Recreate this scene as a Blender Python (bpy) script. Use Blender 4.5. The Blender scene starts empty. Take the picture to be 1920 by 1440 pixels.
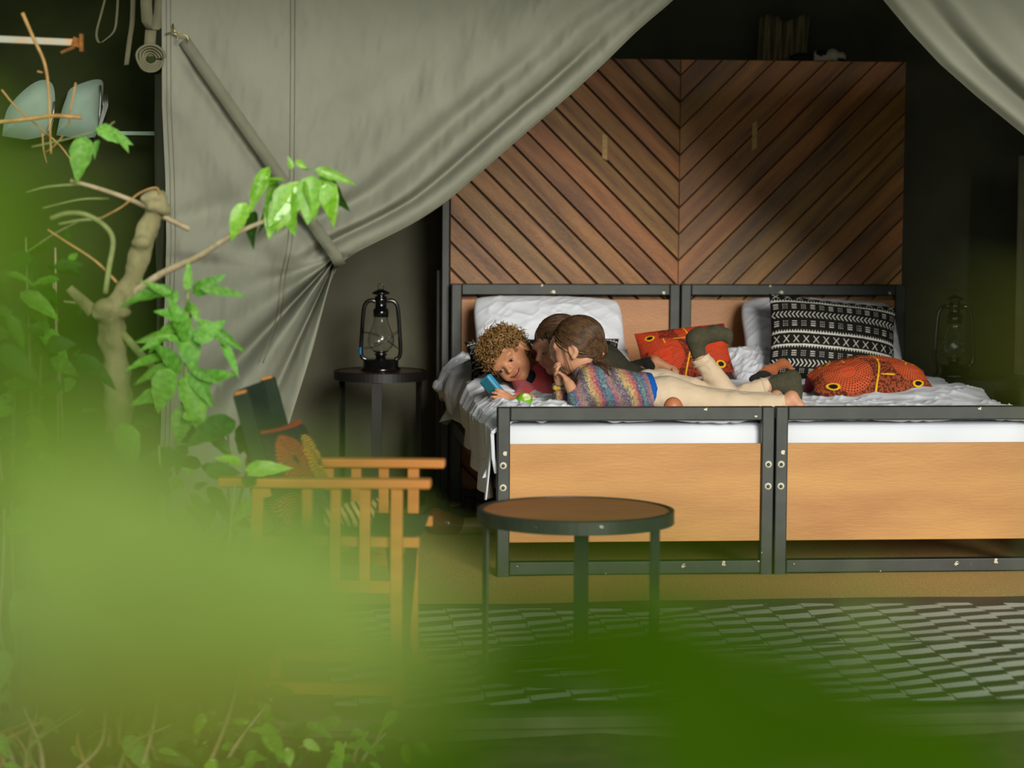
import bpy, bmesh, math, random
import numpy as np
from mathutils import Vector, Matrix, noise as mnoise
R_ = random.Random(7)
scene = bpy.context.scene
PI = math.pi
def V(*a): return np.array(a, float)
def lin(c):
    c = np.array(c, float)/255.0
    return np.where(c <= .04045, c/12.92, ((c+.055)/1.055)**2.4)

# ------------------------------------------------------------------ camera
CP = V(-0.8614, -8.7473, 1.4043); YAW, PIT, ROL, FPX = 0.1038, 0.0847, 0.007, 4931.0
fw = V(math.sin(YAW)*math.cos(PIT), math.cos(YAW)*math.cos(PIT), -math.sin(PIT))
rt0 = V(math.cos(YAW), -math.sin(YAW), 0); up0 = np.cross(rt0, fw)
rt = rt0*math.cos(ROL)+up0*math.sin(ROL); up = -rt0*math.sin(ROL)+up0*math.cos(ROL)
def ray(px, py): return fw + rt*((px-960)/FPX) + up*((720-py)/FPX)
def atY(px, py, Y):
    r = ray(px, py); return CP + r*((Y-CP[1])/r[1])
def atZ(px, py, Z):
    r = ray(px, py); return CP + r*((Z-CP[2])/r[2])
def atD(px, py, d): return CP + ray(px, py)*d
cam = bpy.data.cameras.new('camera'); co = bpy.data.objects.new('camera', cam); scene.collection.objects.link(co)
cam.sensor_width = 36; cam.lens = FPX/1920*36; cam.clip_start = .05; cam.clip_end = 200
co.matrix_world = Matrix(((rt[0], up[0], -fw[0], CP[0]), (rt[1], up[1], -fw[1], CP[1]), (rt[2], up[2], -fw[2], CP[2]), (0, 0, 0, 1)))
cam.dof.use_dof = True; cam.dof.focus_distance = 9.15; cam.dof.aperture_fstop = 2.6
scene.camera = co
# ------------------------------------------------------------------ sky, sun, exposure
w = bpy.data.worlds.new('sky'); scene.world = w; w.use_nodes = True
bg = w.node_tree.nodes['Background']; bg.inputs[0].default_value = (.90, 1.0, .86, 1); bg.inputs[1].default_value = .74
def sun(name, az, el, ang, st, col):
    l = bpy.data.lights.new(name, 'SUN'); l.energy = st; l.angle = math.radians(ang); l.color = col
    o = bpy.data.objects.new(name, l); scene.collection.objects.link(o)
    d = Vector((math.sin(math.radians(az))*math.cos(math.radians(el)), math.cos(math.radians(az))*math.cos(math.radians(el)), math.sin(math.radians(el))))
    o.rotation_euler = d.to_track_quat('Z', 'Y').to_euler()
sun('sun', 169, 15.5, 19, 3.0, (1, .95, .86))
scene.view_settings.view_transform = 'Standard'; scene.view_settings.look = 'None'; scene.view_settings.gamma = 1
scene.view_settings.use_curve_mapping = False; scene.view_settings.exposure = 0.0

# ------------------------------------------------------------------ numpy noise
def _h(i, j, k, s):
    n = (i*374761393 + j*668265263 + k*2147483647 + s*974634777) & 0xffffffff
    n = ((n ^ (n >> 13))*1274126177) & 0xffffffff
    n = ((n ^ (n >> 16))*2246822519) & 0xffffffff
    return ((n ^ (n >> 15)) & 0xffff)/65535.0
def vn(P, s=0):
    P = np.asarray(P, float)
    if P.shape[-1] == 2: P = np.concatenate([P, np.zeros(P.shape[:-1]+(1,))], -1)
    I = np.floor(P).astype(np.int64); F = P-I; F = F*F*(3-2*F); r = 0
    for a in (0, 1):
        for b in (0, 1):
            for c in (0, 1):
                r = r + _h(I[..., 0]+a, I[..., 1]+b, I[..., 2]+c, s)*(F[..., 0] if a else 1-F[..., 0])*(F[..., 1] if b else 1-F[..., 1])*(F[..., 2] if c else 1-F[..., 2])
    return r*2-1
def fbm(P, o=3, s=0):
    r = 0; a = 1; P = np.asarray(P, float)
    for i in range(o): r = r+a*vn(P*(2**i), s+i*7); a *= .5
    return r
def ss(a, b, x): t = np.clip((x-a)/(b-a), 0, 1); return t*t*(3-2*t)

# ------------------------------------------------------------------ materials
MATS = {}
def mat(name, c1, c2=None, rough=.6, scale=(8, 8, 8), bump=0, bscale=60, metal=0, spec=.5, trans=0, attr=False, rnd=0, detail=4, sheen=0, sss=0, coat=0, contrast=(.35, .65), weave=0):
    if name in MATS: return MATS[name]
    m = bpy.data.materials.new(name); m.use_nodes = True; nt = m.node_tree; N = nt.nodes; L = nt.links
    b = N['Principled BSDF']; b.inputs['Roughness'].default_value = rough; b.inputs['Metallic'].default_value = metal
    b.inputs['Specular IOR Level'].default_value = spec; b.inputs['Coat Weight'].default_value = coat
    if sheen: b.inputs['Sheen Weight'].default_value = sheen
    if sss: b.inputs['Subsurface Weight'].default_value = sss; b.inputs['Subsurface Radius'].default_value = (.012, .005, .003); b.inputs['Subsurface Scale'].default_value = 1
    tc = N.new('ShaderNodeTexCoord'); mp = N.new('ShaderNodeMapping'); L.new(tc.outputs['Object'], mp.inputs[0]); mp.inputs['Scale'].default_value = scale
    src = None
    if attr:
        a = N.new('ShaderNodeVertexColor'); a.layer_name = 'Col'; src = a.outputs[0]
    else:
        c1l = (*lin(c1), 1); c2l = (*lin(c2 if c2 is not None else c1), 1)
        nz = N.new('ShaderNodeTexNoise'); nz.inputs['Scale'].default_value = 1; nz.inputs['Detail'].default_value = detail; L.new(mp.outputs[0], nz.inputs[0])
        if rnd:
            oi = N.new('ShaderNodeObjectInfo'); vm = N.new('ShaderNodeVectorMath'); vm.operation = 'ADD'; cb = N.new('ShaderNodeCombineXYZ')
            mu = N.new('ShaderNodeMath'); mu.operation = 'MULTIPLY'; mu.inputs[1].default_value = 37; L.new(oi.outputs['Random'], mu.inputs[0])
            L.new(mu.outputs[0], cb.inputs[0]); L.new(mp.outputs[0], vm.inputs[0]); L.new(cb.outputs[0], vm.inputs[1]); L.new(vm.outputs[0], nz.inputs[0])
        r = N.new('ShaderNodeValToRGB'); r.color_ramp.elements[0].color = c1l; r.color_ramp.elements[1].color = c2l
        r.color_ramp.elements[0].position = contrast[0]; r.color_ramp.elements[1].position = contrast[1]
        L.new(nz.outputs[0], r.inputs[0]); src = r.outputs[0]
        if rnd:
            hs = N.new('ShaderNodeHueSaturation'); mr = N.new('ShaderNodeMapRange'); mr.inputs[3].default_value = 1-rnd; mr.inputs[4].default_value = 1+rnd
            L.new(oi.outputs['Random'], mr.inputs[0]); L.new(mr.outputs[0], hs.inputs['Value'])
            mh = N.new('ShaderNodeMapRange'); mh.inputs[3].default_value = .5-rnd*.012; mh.inputs[4].default_value = .5+rnd*.06
            wn = N.new('ShaderNodeTexWhiteNoise'); wn.noise_dimensions = '1D'; L.new(mu.outputs[0], wn.inputs['W']); L.new(wn.outputs[0], mh.inputs[0]); L.new(mh.outputs[0], hs.inputs['Hue'])
            L.new(src, hs.inputs['Color']); src = hs.outputs[0]
    L.new(src, b.inputs['Base Color'])
    if bump:
        n2 = N.new('ShaderNodeTexNoise'); n2.inputs['Scale'].default_value = bscale; n2.inputs['Detail'].default_value = 5
        L.new((mp if weave == 0 else tc).outputs[0 if weave == 0 else 'Object'], n2.inputs[0])
        bp = N.new('ShaderNodeBump'); bp.inputs['Strength'].default_value = bump; bp.inputs['Distance'].default_value = .01; L.new(n2.outputs[0], bp.inputs['Height']); L.new(bp.outputs[0], b.inputs['Normal'])
    if trans:
        t = N.new('ShaderNodeBsdfTranslucent'); L.new(src, t.inputs[0]); mx = N.new('ShaderNodeMixShader'); mx.inputs[0].default_value = trans
        L.new(b.outputs[0], mx.inputs[1]); L.new(t.outputs[0], mx.inputs[2]); L.new(mx.outputs[0], N['Material Output'].inputs[0])
    MATS[name] = m; return m

# ------------------------------------------------------------------ objects
col = scene.collection; WT = {}
def tag(o, label=None, cat=None, group=None, kind=None):
    if label: o['label'] = label
    if cat: o['category'] = cat
    if group: o['group'] = group
    if kind: o['kind'] = kind
    return o
def thing(name, loc, label, cat, group=None):
    o = bpy.data.objects.new(name, None); col.objects.link(o); o.location = loc; o.empty_display_size = .1
    WT[o.name] = Vector(loc); return tag(o, label, cat, group)
def put(o, parent):
    if parent is not None: o.parent = parent; o.matrix_parent_inverse = Matrix.Translation(-WT[parent.name])
def mk(name, v, f, m, parent=None, smooth=False, cols=None, origin=None):
    v = np.asarray(v, float)
    c = v.mean(0) if origin is None else np.asarray(origin, float)
    me = bpy.data.meshes.new(name); v = v-c
    if isinstance(f, np.ndarray):
        n, k = f.shape; me.vertices.add(len(v)); me.vertices.foreach_set('co', v.astype(np.float32).ravel())
        me.loops.add(n*k); me.loops.foreach_set('vertex_index', f.astype(np.int32).ravel())
        me.polygons.add(n); me.polygons.foreach_set('loop_start', np.arange(0, n*k, k, dtype=np.int32)); me.update(calc_edges=True); me.validate()
    else: me.from_pydata(v.tolist(), [], [list(map(int, q)) for q in f])
    if smooth: me.polygons.foreach_set('use_smooth', [True]*len(me.polygons))
    if cols is not None:
        a = me.color_attributes.new('Col', 'FLOAT_COLOR', 'POINT'); cc = np.ones((len(v), 4), np.float32); cc[:, :3] = cols; a.data.foreach_set('color', cc.ravel())
    if m: me.materials.append(m)
    o = bpy.data.objects.new(name, me); col.objects.link(o); o.location = c; WT[o.name] = Vector(c); put(o, parent); return o
def fixn(o, bevel=0, seg=2):
    bm = bmesh.new(); bm.from_mesh(o.data); bmesh.ops.recalc_face_normals(bm, faces=bm.faces)
    if bevel:
        es = [e for e in bm.edges if len(e.link_faces) == 2 and e.calc_face_angle(0) > .5]
        bmesh.ops.bevel(bm, geom=es, offset=bevel, segments=seg, affect='EDGES', profile=.5, clamp_overlap=True)
    bm.to_mesh(o.data); bm.free(); return o
class MB:
    def __init__(s): s.v = []; s.f = []
    def add(s, v, f):
        n = len(s.v); s.v += [tuple(map(float, p)) for p in v]; s.f += [tuple(int(i)+n for i in q) for q in f]; return s
    def box(s, lo, hi):
        (a, b, c), (d, e, g) = lo, hi
        return s.add([(a, b, c), (d, b, c), (d, e, c), (a, e, c), (a, b, g), (d, b, g), (d, e, g), (a, e, g)], [(0, 3, 2, 1), (4, 5, 6, 7), (0, 1, 5, 4), (1, 2, 6, 5), (2, 3, 7, 6), (3, 0, 4, 7)])
    def bar(s, a, b, w, h, upv=(0, 0, 1)):
        a = np.array(a, float); b = np.array(b, float); d = b-a; d /= np.linalg.norm(d); x = np.cross(d, upv); x /= np.linalg.norm(x); y = np.cross(x, d)
        return s.add([p+x*i*w/2+y*j*h/2 for p in (a, b) for i, j in ((-1, -1), (1, -1), (1, 1), (-1, 1))], [(0, 1, 2, 3), (7, 6, 5, 4), (0, 4, 5, 1), (1, 5, 6, 2), (2, 6, 7, 3), (3, 7, 4, 0)])
    def tube(s, pts, r, n=8, flat=1, twist=None):
        pts = np.array(pts, float); m = len(pts); r = np.ones(m)*r if np.isscalar(r) else np.array(r, float)
        t = np.gradient(pts, axis=0); t /= np.linalg.norm(t, axis=1)[:, None]+1e-9
        u = np.cross(t[0], (0, 0, 1)); u = u if np.linalg.norm(u) > .1 else np.cross(t[0], (0, 1, 0)); u /= np.linalg.norm(u); vs = []
        for i in range(m):
            u = u-t[i]*(u@t[i]); u /= np.linalg.norm(u)+1e-9; w_ = np.cross(t[i], u)
            for k in range(n): a = 2*PI*k/n; vs.append(pts[i]+r[i]*(u*math.cos(a)+w_*math.sin(a)*flat))
        f = [(i*n+k, i*n+(k+1) % n, (i+1)*n+(k+1) % n, (i+1)*n+k) for i in range(m-1) for k in range(n)]
        f += [tuple(range(n))[::-1], tuple((m-1)*n+k for k in range(n))]
        return s.add(vs, f)
    def lathe(s, prof, c, n=24, ax=2):
        vs = []; m = len(prof)
        for r, z in prof:
            for k in range(n):
                a = 2*PI*k/n; p = [r*math.cos(a), r*math.sin(a), z]
                if ax == 1: p = [p[0], p[2], p[1]]
                vs.append((p[0]+c[0], p[1]+c[1], p[2]+c[2]))
        f = [(i*n+k, i*n+(k+1) % n, (i+1)*n+(k+1) % n, (i+1)*n+k) for i in range(m-1) for k in range(n)]
        if prof[0][0] > 0: f.append(tuple(range(n))[::-1])
        if prof[-1][0] > 0: f.append(tuple((m-1)*n+k for k in range(n)))
        return s.add(vs, f)
    def build(s, name, m, parent=None, smooth=False, bevel=0):
        o = mk(name, s.v, s.f, m, parent, smooth); fixn(o, bevel); return o
def gridf(nu, nv, flip=False):
    i, j = np.meshgrid(np.arange(nu-1), np.arange(nv-1), indexing='ij'); a = i*nv+j
    q = np.stack([a, a+nv, a+nv+1, a+1], -1).reshape(-1, 4); return q[:, ::-1] if flip else q
def spline(pts, n=20):
    pts = np.array(pts, float); m = len(pts); P = np.vstack([2*pts[0]-pts[1], pts, 2*pts[-1]-pts[-2]]); out = []
    k = max(2, n//(m-1))
    for i in range(m-1):
        for j in range(k):
            t = j/k; a, b, c, d = P[i:i+4]
            out.append(.5*((2*b)+(-a+c)*t+(2*a-5*b+4*c-d)*t*t+(-a+3*b-3*c+d)*t**3))
    out.append(pts[-1]); return np.array(out)
def pxs(pts, Y): return [atY(x, y, Y) for x, y in pts]
def solidify(o, t, off=0):
    md = o.modifiers.new('thick', 'SOLIDIFY'); md.thickness = t; md.offset = off

# ------------------------------------------------------------------ implicit surfaces
class Field:
    def __init__(s, lo, hi, h):
        s.lo = np.array(lo, float); s.h = h; s.n = np.ceil((np.array(hi, float)-s.lo)/h).astype(int)+1; s.a = np.full(s.n, .5, np.float32)
    def _sub(s, lo, hi, mg):
        i0 = np.clip(np.floor((lo-mg-s.lo)/s.h).astype(int), 0, s.n-1); i1 = np.clip(np.ceil((hi+mg-s.lo)/s.h).astype(int)+1, 1, s.n)
        if np.any(i1 <= i0): return None, None
        ax = [s.lo[k]+np.arange(i0[k], i1[k])*s.h for k in range(3)]
        return (slice(i0[0], i1[0]), slice(i0[1], i1[1]), slice(i0[2], i1[2])), np.stack(np.meshgrid(*ax, indexing='ij'), -1)
    def _mix(s, sl, d, k, sub):
        A = s.a[sl]
        if sub: h = np.clip(.5-.5*(A+d)/k, 0, 1); s.a[sl] = A*(1-h)-d*h+k*h*(1-h)
        else: h = np.clip(.5+.5*(d-A)/k, 0, 1); s.a[sl] = d*(1-h)+A*h-k*h*(1-h)
    def cone(s, a, b, ra, rb, k=.01, sub=False):
        a = np.array(a, float); b = np.array(b, float); m = max(ra, rb)
        sl, P = s._sub(np.minimum(a, b), np.maximum(a, b), m+k+.02)
        if sl is None: return s
        ab = b-a; t = np.clip(((P-a)@ab)/(ab@ab+1e-12), 0, 1)
        d = np.linalg.norm(P-a-t[..., None]*ab, axis=-1)-(ra+(rb-ra)*t); s._mix(sl, d, k, sub); return s
    def chain(s, pts, rs, k=.012):
        for i in range(len(pts)-1): s.cone(pts[i], pts[i+1], rs[i], rs[i+1], k)
        return s
    def ell(s, c, r, R=None, k=.01, sub=False):
        c = np.array(c, float); r = np.array(r, float); m = r.max(); sl, P = s._sub(c, c, m+k+.02)
        if sl is None: return s
        Q = P-c
        if R is not None: Q = Q@R          # columns of R are local axes
        k0 = np.linalg.norm(Q/r, axis=-1); k1 = np.linalg.norm(Q/(r*r), axis=-1)+1e-9
        s._mix(sl, k0*(k0-1)/k1, k, sub); return s
    def plane(s, p, n, k=.004):            # cut away the side n points to
        n = np.array(n, float)/np.linalg.norm(n); ax = [s.lo[i]+np.arange(s.n[i])*s.h for i in range(3)]
        P = np.stack(np.meshgrid(*ax, indexing='ij'), -1); d = (P-np.array(p))@n
        s.a = np.maximum(s.a, d.astype(np.float32)); return s
    def mesh(s):
        a = s.a.copy(); a[0] = a[-1] = .1; a[:, 0] = a[:, -1] = .1; a[:, :, 0] = a[:, :, -1] = .1
        n = np.array(a.shape)-1; occ = a < 0
        c = np.zeros(n, int)
        for i in (0, 1):
            for j in (0, 1):
                for k in (0, 1): c += occ[i:i+n[0], j:j+n[1], k:k+n[2]]
        cells = np.argwhere((c > 0) & (c < 8)); idx = -np.ones(n, int); idx[tuple(cells.T)] = np.arange(len(cells))
        acc = np.zeros((len(cells), 3)); cnt = np.zeros(len(cells))
        cr = [(i, j, k) for i in (0, 1) for j in (0, 1) for k in (0, 1)]
        for p in cr:
            for ax in range(3):
                if p[ax]: continue
                q = list(p); q[ax] = 1; va = a[tuple((cells+p).T)]; vb = a[tuple((cells+q).T)]; m = (va < 0) != (vb < 0)
                t = np.where(m, va/(va-vb+1e-20), 0); pt = np.array(p)+np.zeros((len(cells), 3)); pt[:, ax] += t
                acc += pt*m[:, None]; cnt += m
        v = s.lo+(cells+acc/cnt[:, None])*s.h; F = []
        for ax in range(3):
            o1, o2 = [(1, 2), (2, 0), (0, 1)][ax]
            sl0 = [slice(None)]*3; sl1 = [slice(None)]*3; sl0[ax] = slice(0, -1); sl1[ax] = slice(1, None)
            A = occ[tuple(sl0)]; B = occ[tuple(sl1)]
            for fl in (0, 1):
                E = np.argwhere((A & ~B) if fl == 0 else (~A & B)); E = E[(E[:, o1] > 0) & (E[:, o2] > 0) & (E[:, o1] < n[o1]) & (E[:, o2] < n[o2])]
                d1 = np.zeros(3, int); d1[o1] = 1; d2 = np.zeros(3, int); d2[o2] = 1
                q = np.stack([idx[tuple((E-d1-d2).T)], idx[tuple((E-d2).T)], idx[tuple(E.T)], idx[tuple((E-d1).T)]], -1)
                F.append(q if fl == 0 else q[:, ::-1])
        F = np.concatenate(F); F = F[(F >= 0).all(1)]; return v, F
    def build(s, name, m, parent=None, colf=None, it=0):
        v, F = s.mesh(); o = mk(name, v, F, m, parent, True, cols=None if colf is None else colf(v)); return o
def frame(f, u):
    f = np.array(f, float); f /= np.linalg.norm(f); u = np.array(u, float); u = u-f*(u@f); u /= np.linalg.norm(u); return np.stack([f, np.cross(u, f), u], 1)
# ================================================================== SETTING
def struct(o): o['kind'] = 'structure'; return o
m_ground = mat('ground', (88, 74, 44), (52, 44, 24), .95, (9, 9, 9), .8, 30)
m_slab = mat('slab', (112, 112, 84), (86, 88, 62), .8, (6, 6, 6), .3, 50)
m_sisal = mat('sisal', (226, 192, 118), (178, 142, 76), .95, (150, 150, 150), .4, 120, contrast=(.3, .7), detail=2)
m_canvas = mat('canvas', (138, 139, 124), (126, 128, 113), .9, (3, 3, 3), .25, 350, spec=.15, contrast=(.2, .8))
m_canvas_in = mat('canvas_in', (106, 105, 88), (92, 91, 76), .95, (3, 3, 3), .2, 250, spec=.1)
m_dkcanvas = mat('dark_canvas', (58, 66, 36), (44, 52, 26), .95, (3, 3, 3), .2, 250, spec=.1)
m_roof = mat('roof_canvas', (52, 52, 42), (44, 44, 36), .95, spec=.1)
gv = []; n = 90
gx = np.linspace(-9, 9, n*2); gy = np.concatenate([np.linspace(-12, -3, 20), np.linspace(-2.95, 1, 80), np.linspace(1.3, 6, 12)])
X, Y = np.meshgrid(gx, gy, indexing='ij'); Z = -.055+.012*fbm(np.stack([X*4, Y*4], -1), 3, 3)
struct(mk('ground', np.stack([X, Y, Z], -1).reshape(-1, 3), gridf(len(gx), len(gy)), m_ground, None, True))
fl = MB(); fl.box((-1.12, -2.24, -.03), (3.4, 3.0, 0)); o = fl.build('floor', m_slab, bevel=.004); struct(o)
o = MB().box((-1.10, -2.22, -.075), (3.38, 2.98, -.031)).build('trim_1', m_slab); struct(o)
def wavy(name, x0, x1, y0, y1, nx, ny, z, m, amp, colf=None, kind=None):
    u, v = np.meshgrid(np.linspace(0, 1, nx), np.linspace(0, 1, ny), indexing='ij')
    x = x0+(x1-x0)*u; y = y0+(y1-y0)*v; zz = z+amp*(fbm(np.stack([x*2.3, y*4], -1), 2, 5)+.6)
    p = np.stack([x, y, zz], -1).reshape(-1, 3)
    return mk(name, p, gridf(nx, ny), m, None, True, None if colf is None else colf(x.ravel(), y.ravel()))
o = wavy('sisal_carpet', -1.05, 3.2, -.62, 2.5, 60, 60, .004, m_sisal, .002); tag(o, 'tan woven sisal carpet under the beds', 'carpet')
def ramp(a, b, t): return a+(b-a)*t
def rugcol(x, y):
    W = .112; st = .06
    yy = y+2.16; xs = x+.008*np.sin(yy*9)
    c = np.floor(xs/W); fx = xs/W-c; q = np.floor(fx*7)/7
    a = np.floor((yy-q*st*.55+.012*vn(np.stack([x*2, y*3], -1), 9))/st+np.mod(c, 2)); k = (np.mod(a, 2) < 1)
    k &= (np.mod(x, .112) > .002)
    edge = (yy < .035) | (yy > 1.50); mid = np.abs(yy-.83) < .012
    k = k & ~edge & ~mid
    wht = lin((196, 200, 190)); blk = lin((26, 30, 24)); cc = np.where(k[:, None], wht, blk); cc[mid] = lin((70, 84, 66)); return cc
m_rug = mat('rug', (0, 0, 0), attr=True, rough=.45, bump=.2, bscale=200)
o = wavy('woven_plastic_mat', -.62, 2.9, -2.16, -.56, 880, 330, .008, m_rug, .007, rugcol); tag(o, 'black and white plastic mat with stepped stripe pattern along the front of the tent', 'rug')

def cloth(name, fn, nu, nv, m, parent=None, thick=0, cols=None):
    u, v = np.meshgrid(np.linspace(0, 1, nu), np.linspace(0, 1, nv), indexing='ij')
    p = fn(u, v).reshape(-1, 3); o = mk(name, p, gridf(nu, nv), m, parent, True, cols)
    if thick: solidify(o, thick)
    return o
# tent shell
def backw(u, v):
    x = -1.35+4.2*u; z = 2.75*v
    f = .025*vn(np.stack([x*3.1, z*.5], -1), 2)+.012*vn(np.stack([x*9+z*1.5, z*.8], -1), 4)
    return np.stack([x, 2.42+f+.03*(1-v), z], -1)
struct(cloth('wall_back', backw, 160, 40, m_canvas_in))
def sidew(u, v):
    y = -.32+2.8*u; z = 2.75*v
    f = .03*vn(np.stack([y*3.1, z*.6], -1), 12)+.015*vn(np.stack([y*8+z*3, z*.8], -1), 14); return np.stack([-1.12-.0*y+f, y, z], -1)
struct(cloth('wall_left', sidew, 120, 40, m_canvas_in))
def sider(u, v):
    q = sidew(u, v); q[..., 0] = q[..., 0]*-1+1.68; return q
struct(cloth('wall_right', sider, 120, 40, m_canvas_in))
skirt = MB().box((-1.08, 2.30, 0), (.02, 2.345, .12)).build('baseboard_back', mat('skirt', (96, 84, 58), (80, 70, 48), .9)); struct(skirt)
rf = MB(); rf.add([(-4.4, -1.75, 2.34), (4.6, -1.75, 2.34), (4.6, 3.2, 2.9), (-4.4, 3.2, 2.9), (-4.4, -1.75, 2.37), (4.6, -1.75, 2.37), (4.6, 3.2, 2.93), (-4.4, 3.2, 2.93)], [(0, 3, 2, 1), (4, 5, 6, 7), (0, 1, 5, 4), (1, 2, 6, 5), (2, 3, 7, 6), (3, 0, 4, 7)])
struct(rf.build('ceiling', m_roof))
def outw(u, v):
    x = -4.5+3.45*u; z = -.08+2.7*v
    f = .05*vn(np.stack([x*2.2+z*.5, z*.4], -1), 22); return np.stack([x, .42+f+(1-v)*.12, z], -1)
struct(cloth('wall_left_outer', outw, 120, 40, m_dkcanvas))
struct(MB().box((2.7, -.2, 0), (4.4, -.15, 2.7)).build('wall_right_outer', m_canvas_in))

# ------------------------------------------------------------------ curtains
def interp(y, ys, xs): return np.interp(y, ys, xs)
CY = -.35
def px2w(x, y, Y):        # vectorised atY
    r = fw[None]+rt[None]*((x.ravel()-960)/FPX)[:, None]+up[None]*((720-y.ravel())/FPX)[:, None]
    k = (Y.ravel()-CP[1])/r[:, 1]; return (CP+r*k[:, None]).reshape(x.shape+(3,))
Ry = [-90, 0, 60, 112, 170, 250, 320, 380, 420, 450, 475, 492, 505, 540, 650, 785, 1000, 1120]
Rx = [1352, 1263, 1192, 1140, 1078, 985, 905, 836, 775, 715, 664, 638, 629, 616, 588, 545, 480, 452]
Ly = [-90, 0, 200, 330, 450, 560, 650, 800, 1120]; Lx = [298, 303, 304, 310, 312, 309, 306, 302, 290]
_yy = np.linspace(-200, 1230, 1430); _xx = np.interp(_yy, Ry, Rx, left=None); _xx = np.where(_yy < -90, 1352+(-90-_yy)*.97, _xx); _k = np.exp(-np.linspace(-2, 2, 61)**2); _k /= _k.sum(); _xs = np.convolve(np.pad(_xx, 30, 'edge'), _k, 'valid'); _k2 = np.exp(-np.linspace(-2, 2, 141)**2); _k2 /= _k2.sum(); _sl = np.convolve(np.pad(np.abs(np.gradient(_xs, _yy)), 70, 'edge'), _k2, 'valid')
def curt(u, v):
    y = -90+1205*v; xr = interp(y, _yy, _xs); xl = interp(y, Ly, Lx); x = xl+(xr-xl)*u
    # distance (px) to the opening edge, perpendicular
    sl = np.interp(y, _yy, _sl)
    D = (xr-x)/np.sqrt(1+sl**2)
    g = ss(-90, 430, y)
    f = 0*x
    def ridge(c, w_, a): return a*np.exp(-((D-c)/w_)**2)
    upm = 1-ss(470, 500, y)
    f += upm*(ridge(16, 18, .035)+ridge(42, 10, -.045)*ss(40, 150, y)+ridge(66+14*np.sin(y*.01), 22, .035)+ridge(105, 20, -.035)*ss(0, 200, y)+ridge(150, 40, .03)+ridge(235, 45, -.022))
    # folds radiating below the tie
    tx, ty = 632, 480; th = np.degrees(np.arctan2(tx-x, y-ty)); rr = np.hypot(x-tx, y-ty)
    lo = ss(ty-5, ty+40, y)*np.exp(-(rr/560)**2)
    f += lo*(.045*np.exp(-((th-16)/4)**2)-.05*np.exp(-((th-25)/2.6)**2)+.06*np.exp(-((th-35)/6)**2)-.035*np.exp(-((th-12.5)/1.3)**2)-.075*np.exp(-((th-43)/4)**2)+.04*np.exp(-((th-55)/7)**2)-.02*np.exp(-((th-70)/7)**2))
    # pull of the strap (345,75)-(636,490)
    a = np.array([345., 75]); b = np.array([636., 490]); d = (b-a)/np.hypot(*(b-a)); px_ = x-a[0]; py_ = y-a[1]
    al = px_*d[0]+py_*d[1]; pe = px_*d[1]-py_*d[0]       # pe > 0 right of the strap
    on = ss(-20, 60, al)*(1-ss(500, 560, al))
    f += on*(-.035*np.exp(-((pe+18)/14)**2)+.02*np.exp(-((pe-60)/45)**2)+.015*np.exp(-((pe+75)/30)**2)-.018*np.exp(-((pe+140)/45)**2)*ss(80, 300, al))
    f += .012*vn(np.stack([x*.008-y*.002, y*.004], -1), 31)+.006*fbm(np.stack([x*.03+y*.004, y*.012], -1), 3, 33)
    f += .03*np.exp(-((x-xl)/16)**2)*0+.008*np.sin((x-xl)*.05)*np.exp(-(x-xl)/120)
    return px2w(x, y, CY-f)
cur = thing('door_curtain', atY(303, 1115, CY), 'large grey canvas tent door flap at left, drawn aside and gathered by a strap', 'curtain', )
cloth('fabric', curt, 420, 420, m_canvas, cur)
def surf(x, y, lift=.006):      # a point on the curtain
    yv = (y+90)/1205; xr = np.interp(y, _yy, _xs); xl = np.interp(y, Ly, Lx)
    p = curt(np.array([[(x-xl)/(xr-xl)]]), np.array([[yv]]))[0, 0]; return p-V(0, lift, 0)
def ribbon(name, pts, wd, m, parent, side=(0, 0, 1), t=.003):
    pts = np.array(pts); tg = np.gradient(pts, axis=0); sd = np.cross(tg, (0, 1, 0)) if side is None else np.tile(np.array(side, float), (len(pts), 1)); sd /= np.linalg.norm(sd, axis=1)[:, None]+1e-9
    v = np.stack([pts-sd*wd/2, pts+sd*wd/2], 1).reshape(-1, 3); o = mk(name, v, gridf(len(pts), 2), m, parent, False); solidify(o, t); return o
sp = [surf(345+(628-345)*t, 75+(478-75)*t, .006+.006*math.sin(PI*t)+.022*max(0, t-.72)/.28) for t in np.linspace(0, 1, 30)]
m_strap = mat('strap', (122, 122, 104), (108, 108, 92), .85, spec=.15, bump=.3, bscale=300)
ribbon('tie_strap', sp+[surf(632, 486, .03)+V(.01, .01, -.02)], .037, m_strap, cur, None, .004)
for sx in (545, 553):
    sm = [surf(x, y, .003) for x, y in spline([(sx, -60), (sx, 100), (sx-1, 250), (sx-2, 350), (sx-5, 450), (sx-18, 520), (sx-28, 600), (sx-60, 680)], 60)]
    MB().tube(sm, .0012, 5).build('seam', m_strap, cur, True)
for dx in (9, 17):
    MB().tube([surf(np.interp(y, Ly, Lx)+dx, y, .003) for y in np.linspace(-60, 1080, 60)], .0012, 5).build('seam', m_strap, cur, True)
hem = [surf(np.interp(y, Ry, Rx)-4, y, .004) for y in np.linspace(-80, 480, 60)]
MB().tube(hem, .002, 5).build('hem', m_strap, cur, True)
m_brass = mat('brass', (170, 150, 90), metal=.9, rough=.3); m_steel = mat('steel', (165, 165, 160), metal=.9, rough=.35)
hk = MB(); hk.tube([surf(324, 45, .02), surf(327, 58, .022), surf(333, 66, .024)], .0025, 6); c0 = surf(343, 74, .03)
hk.tube([c0+V(.017*math.cos(a), -.003, .014*math.sin(a)) for a in np.linspace(-.5, PI+.6, 14)], .002, 6); hk.tube([surf(310, 64, .015), surf(322, 61, .02), surf(336, 68, .028)], .002, 6)
hk.build('snap_hook', m_brass, cur, True)

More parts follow.
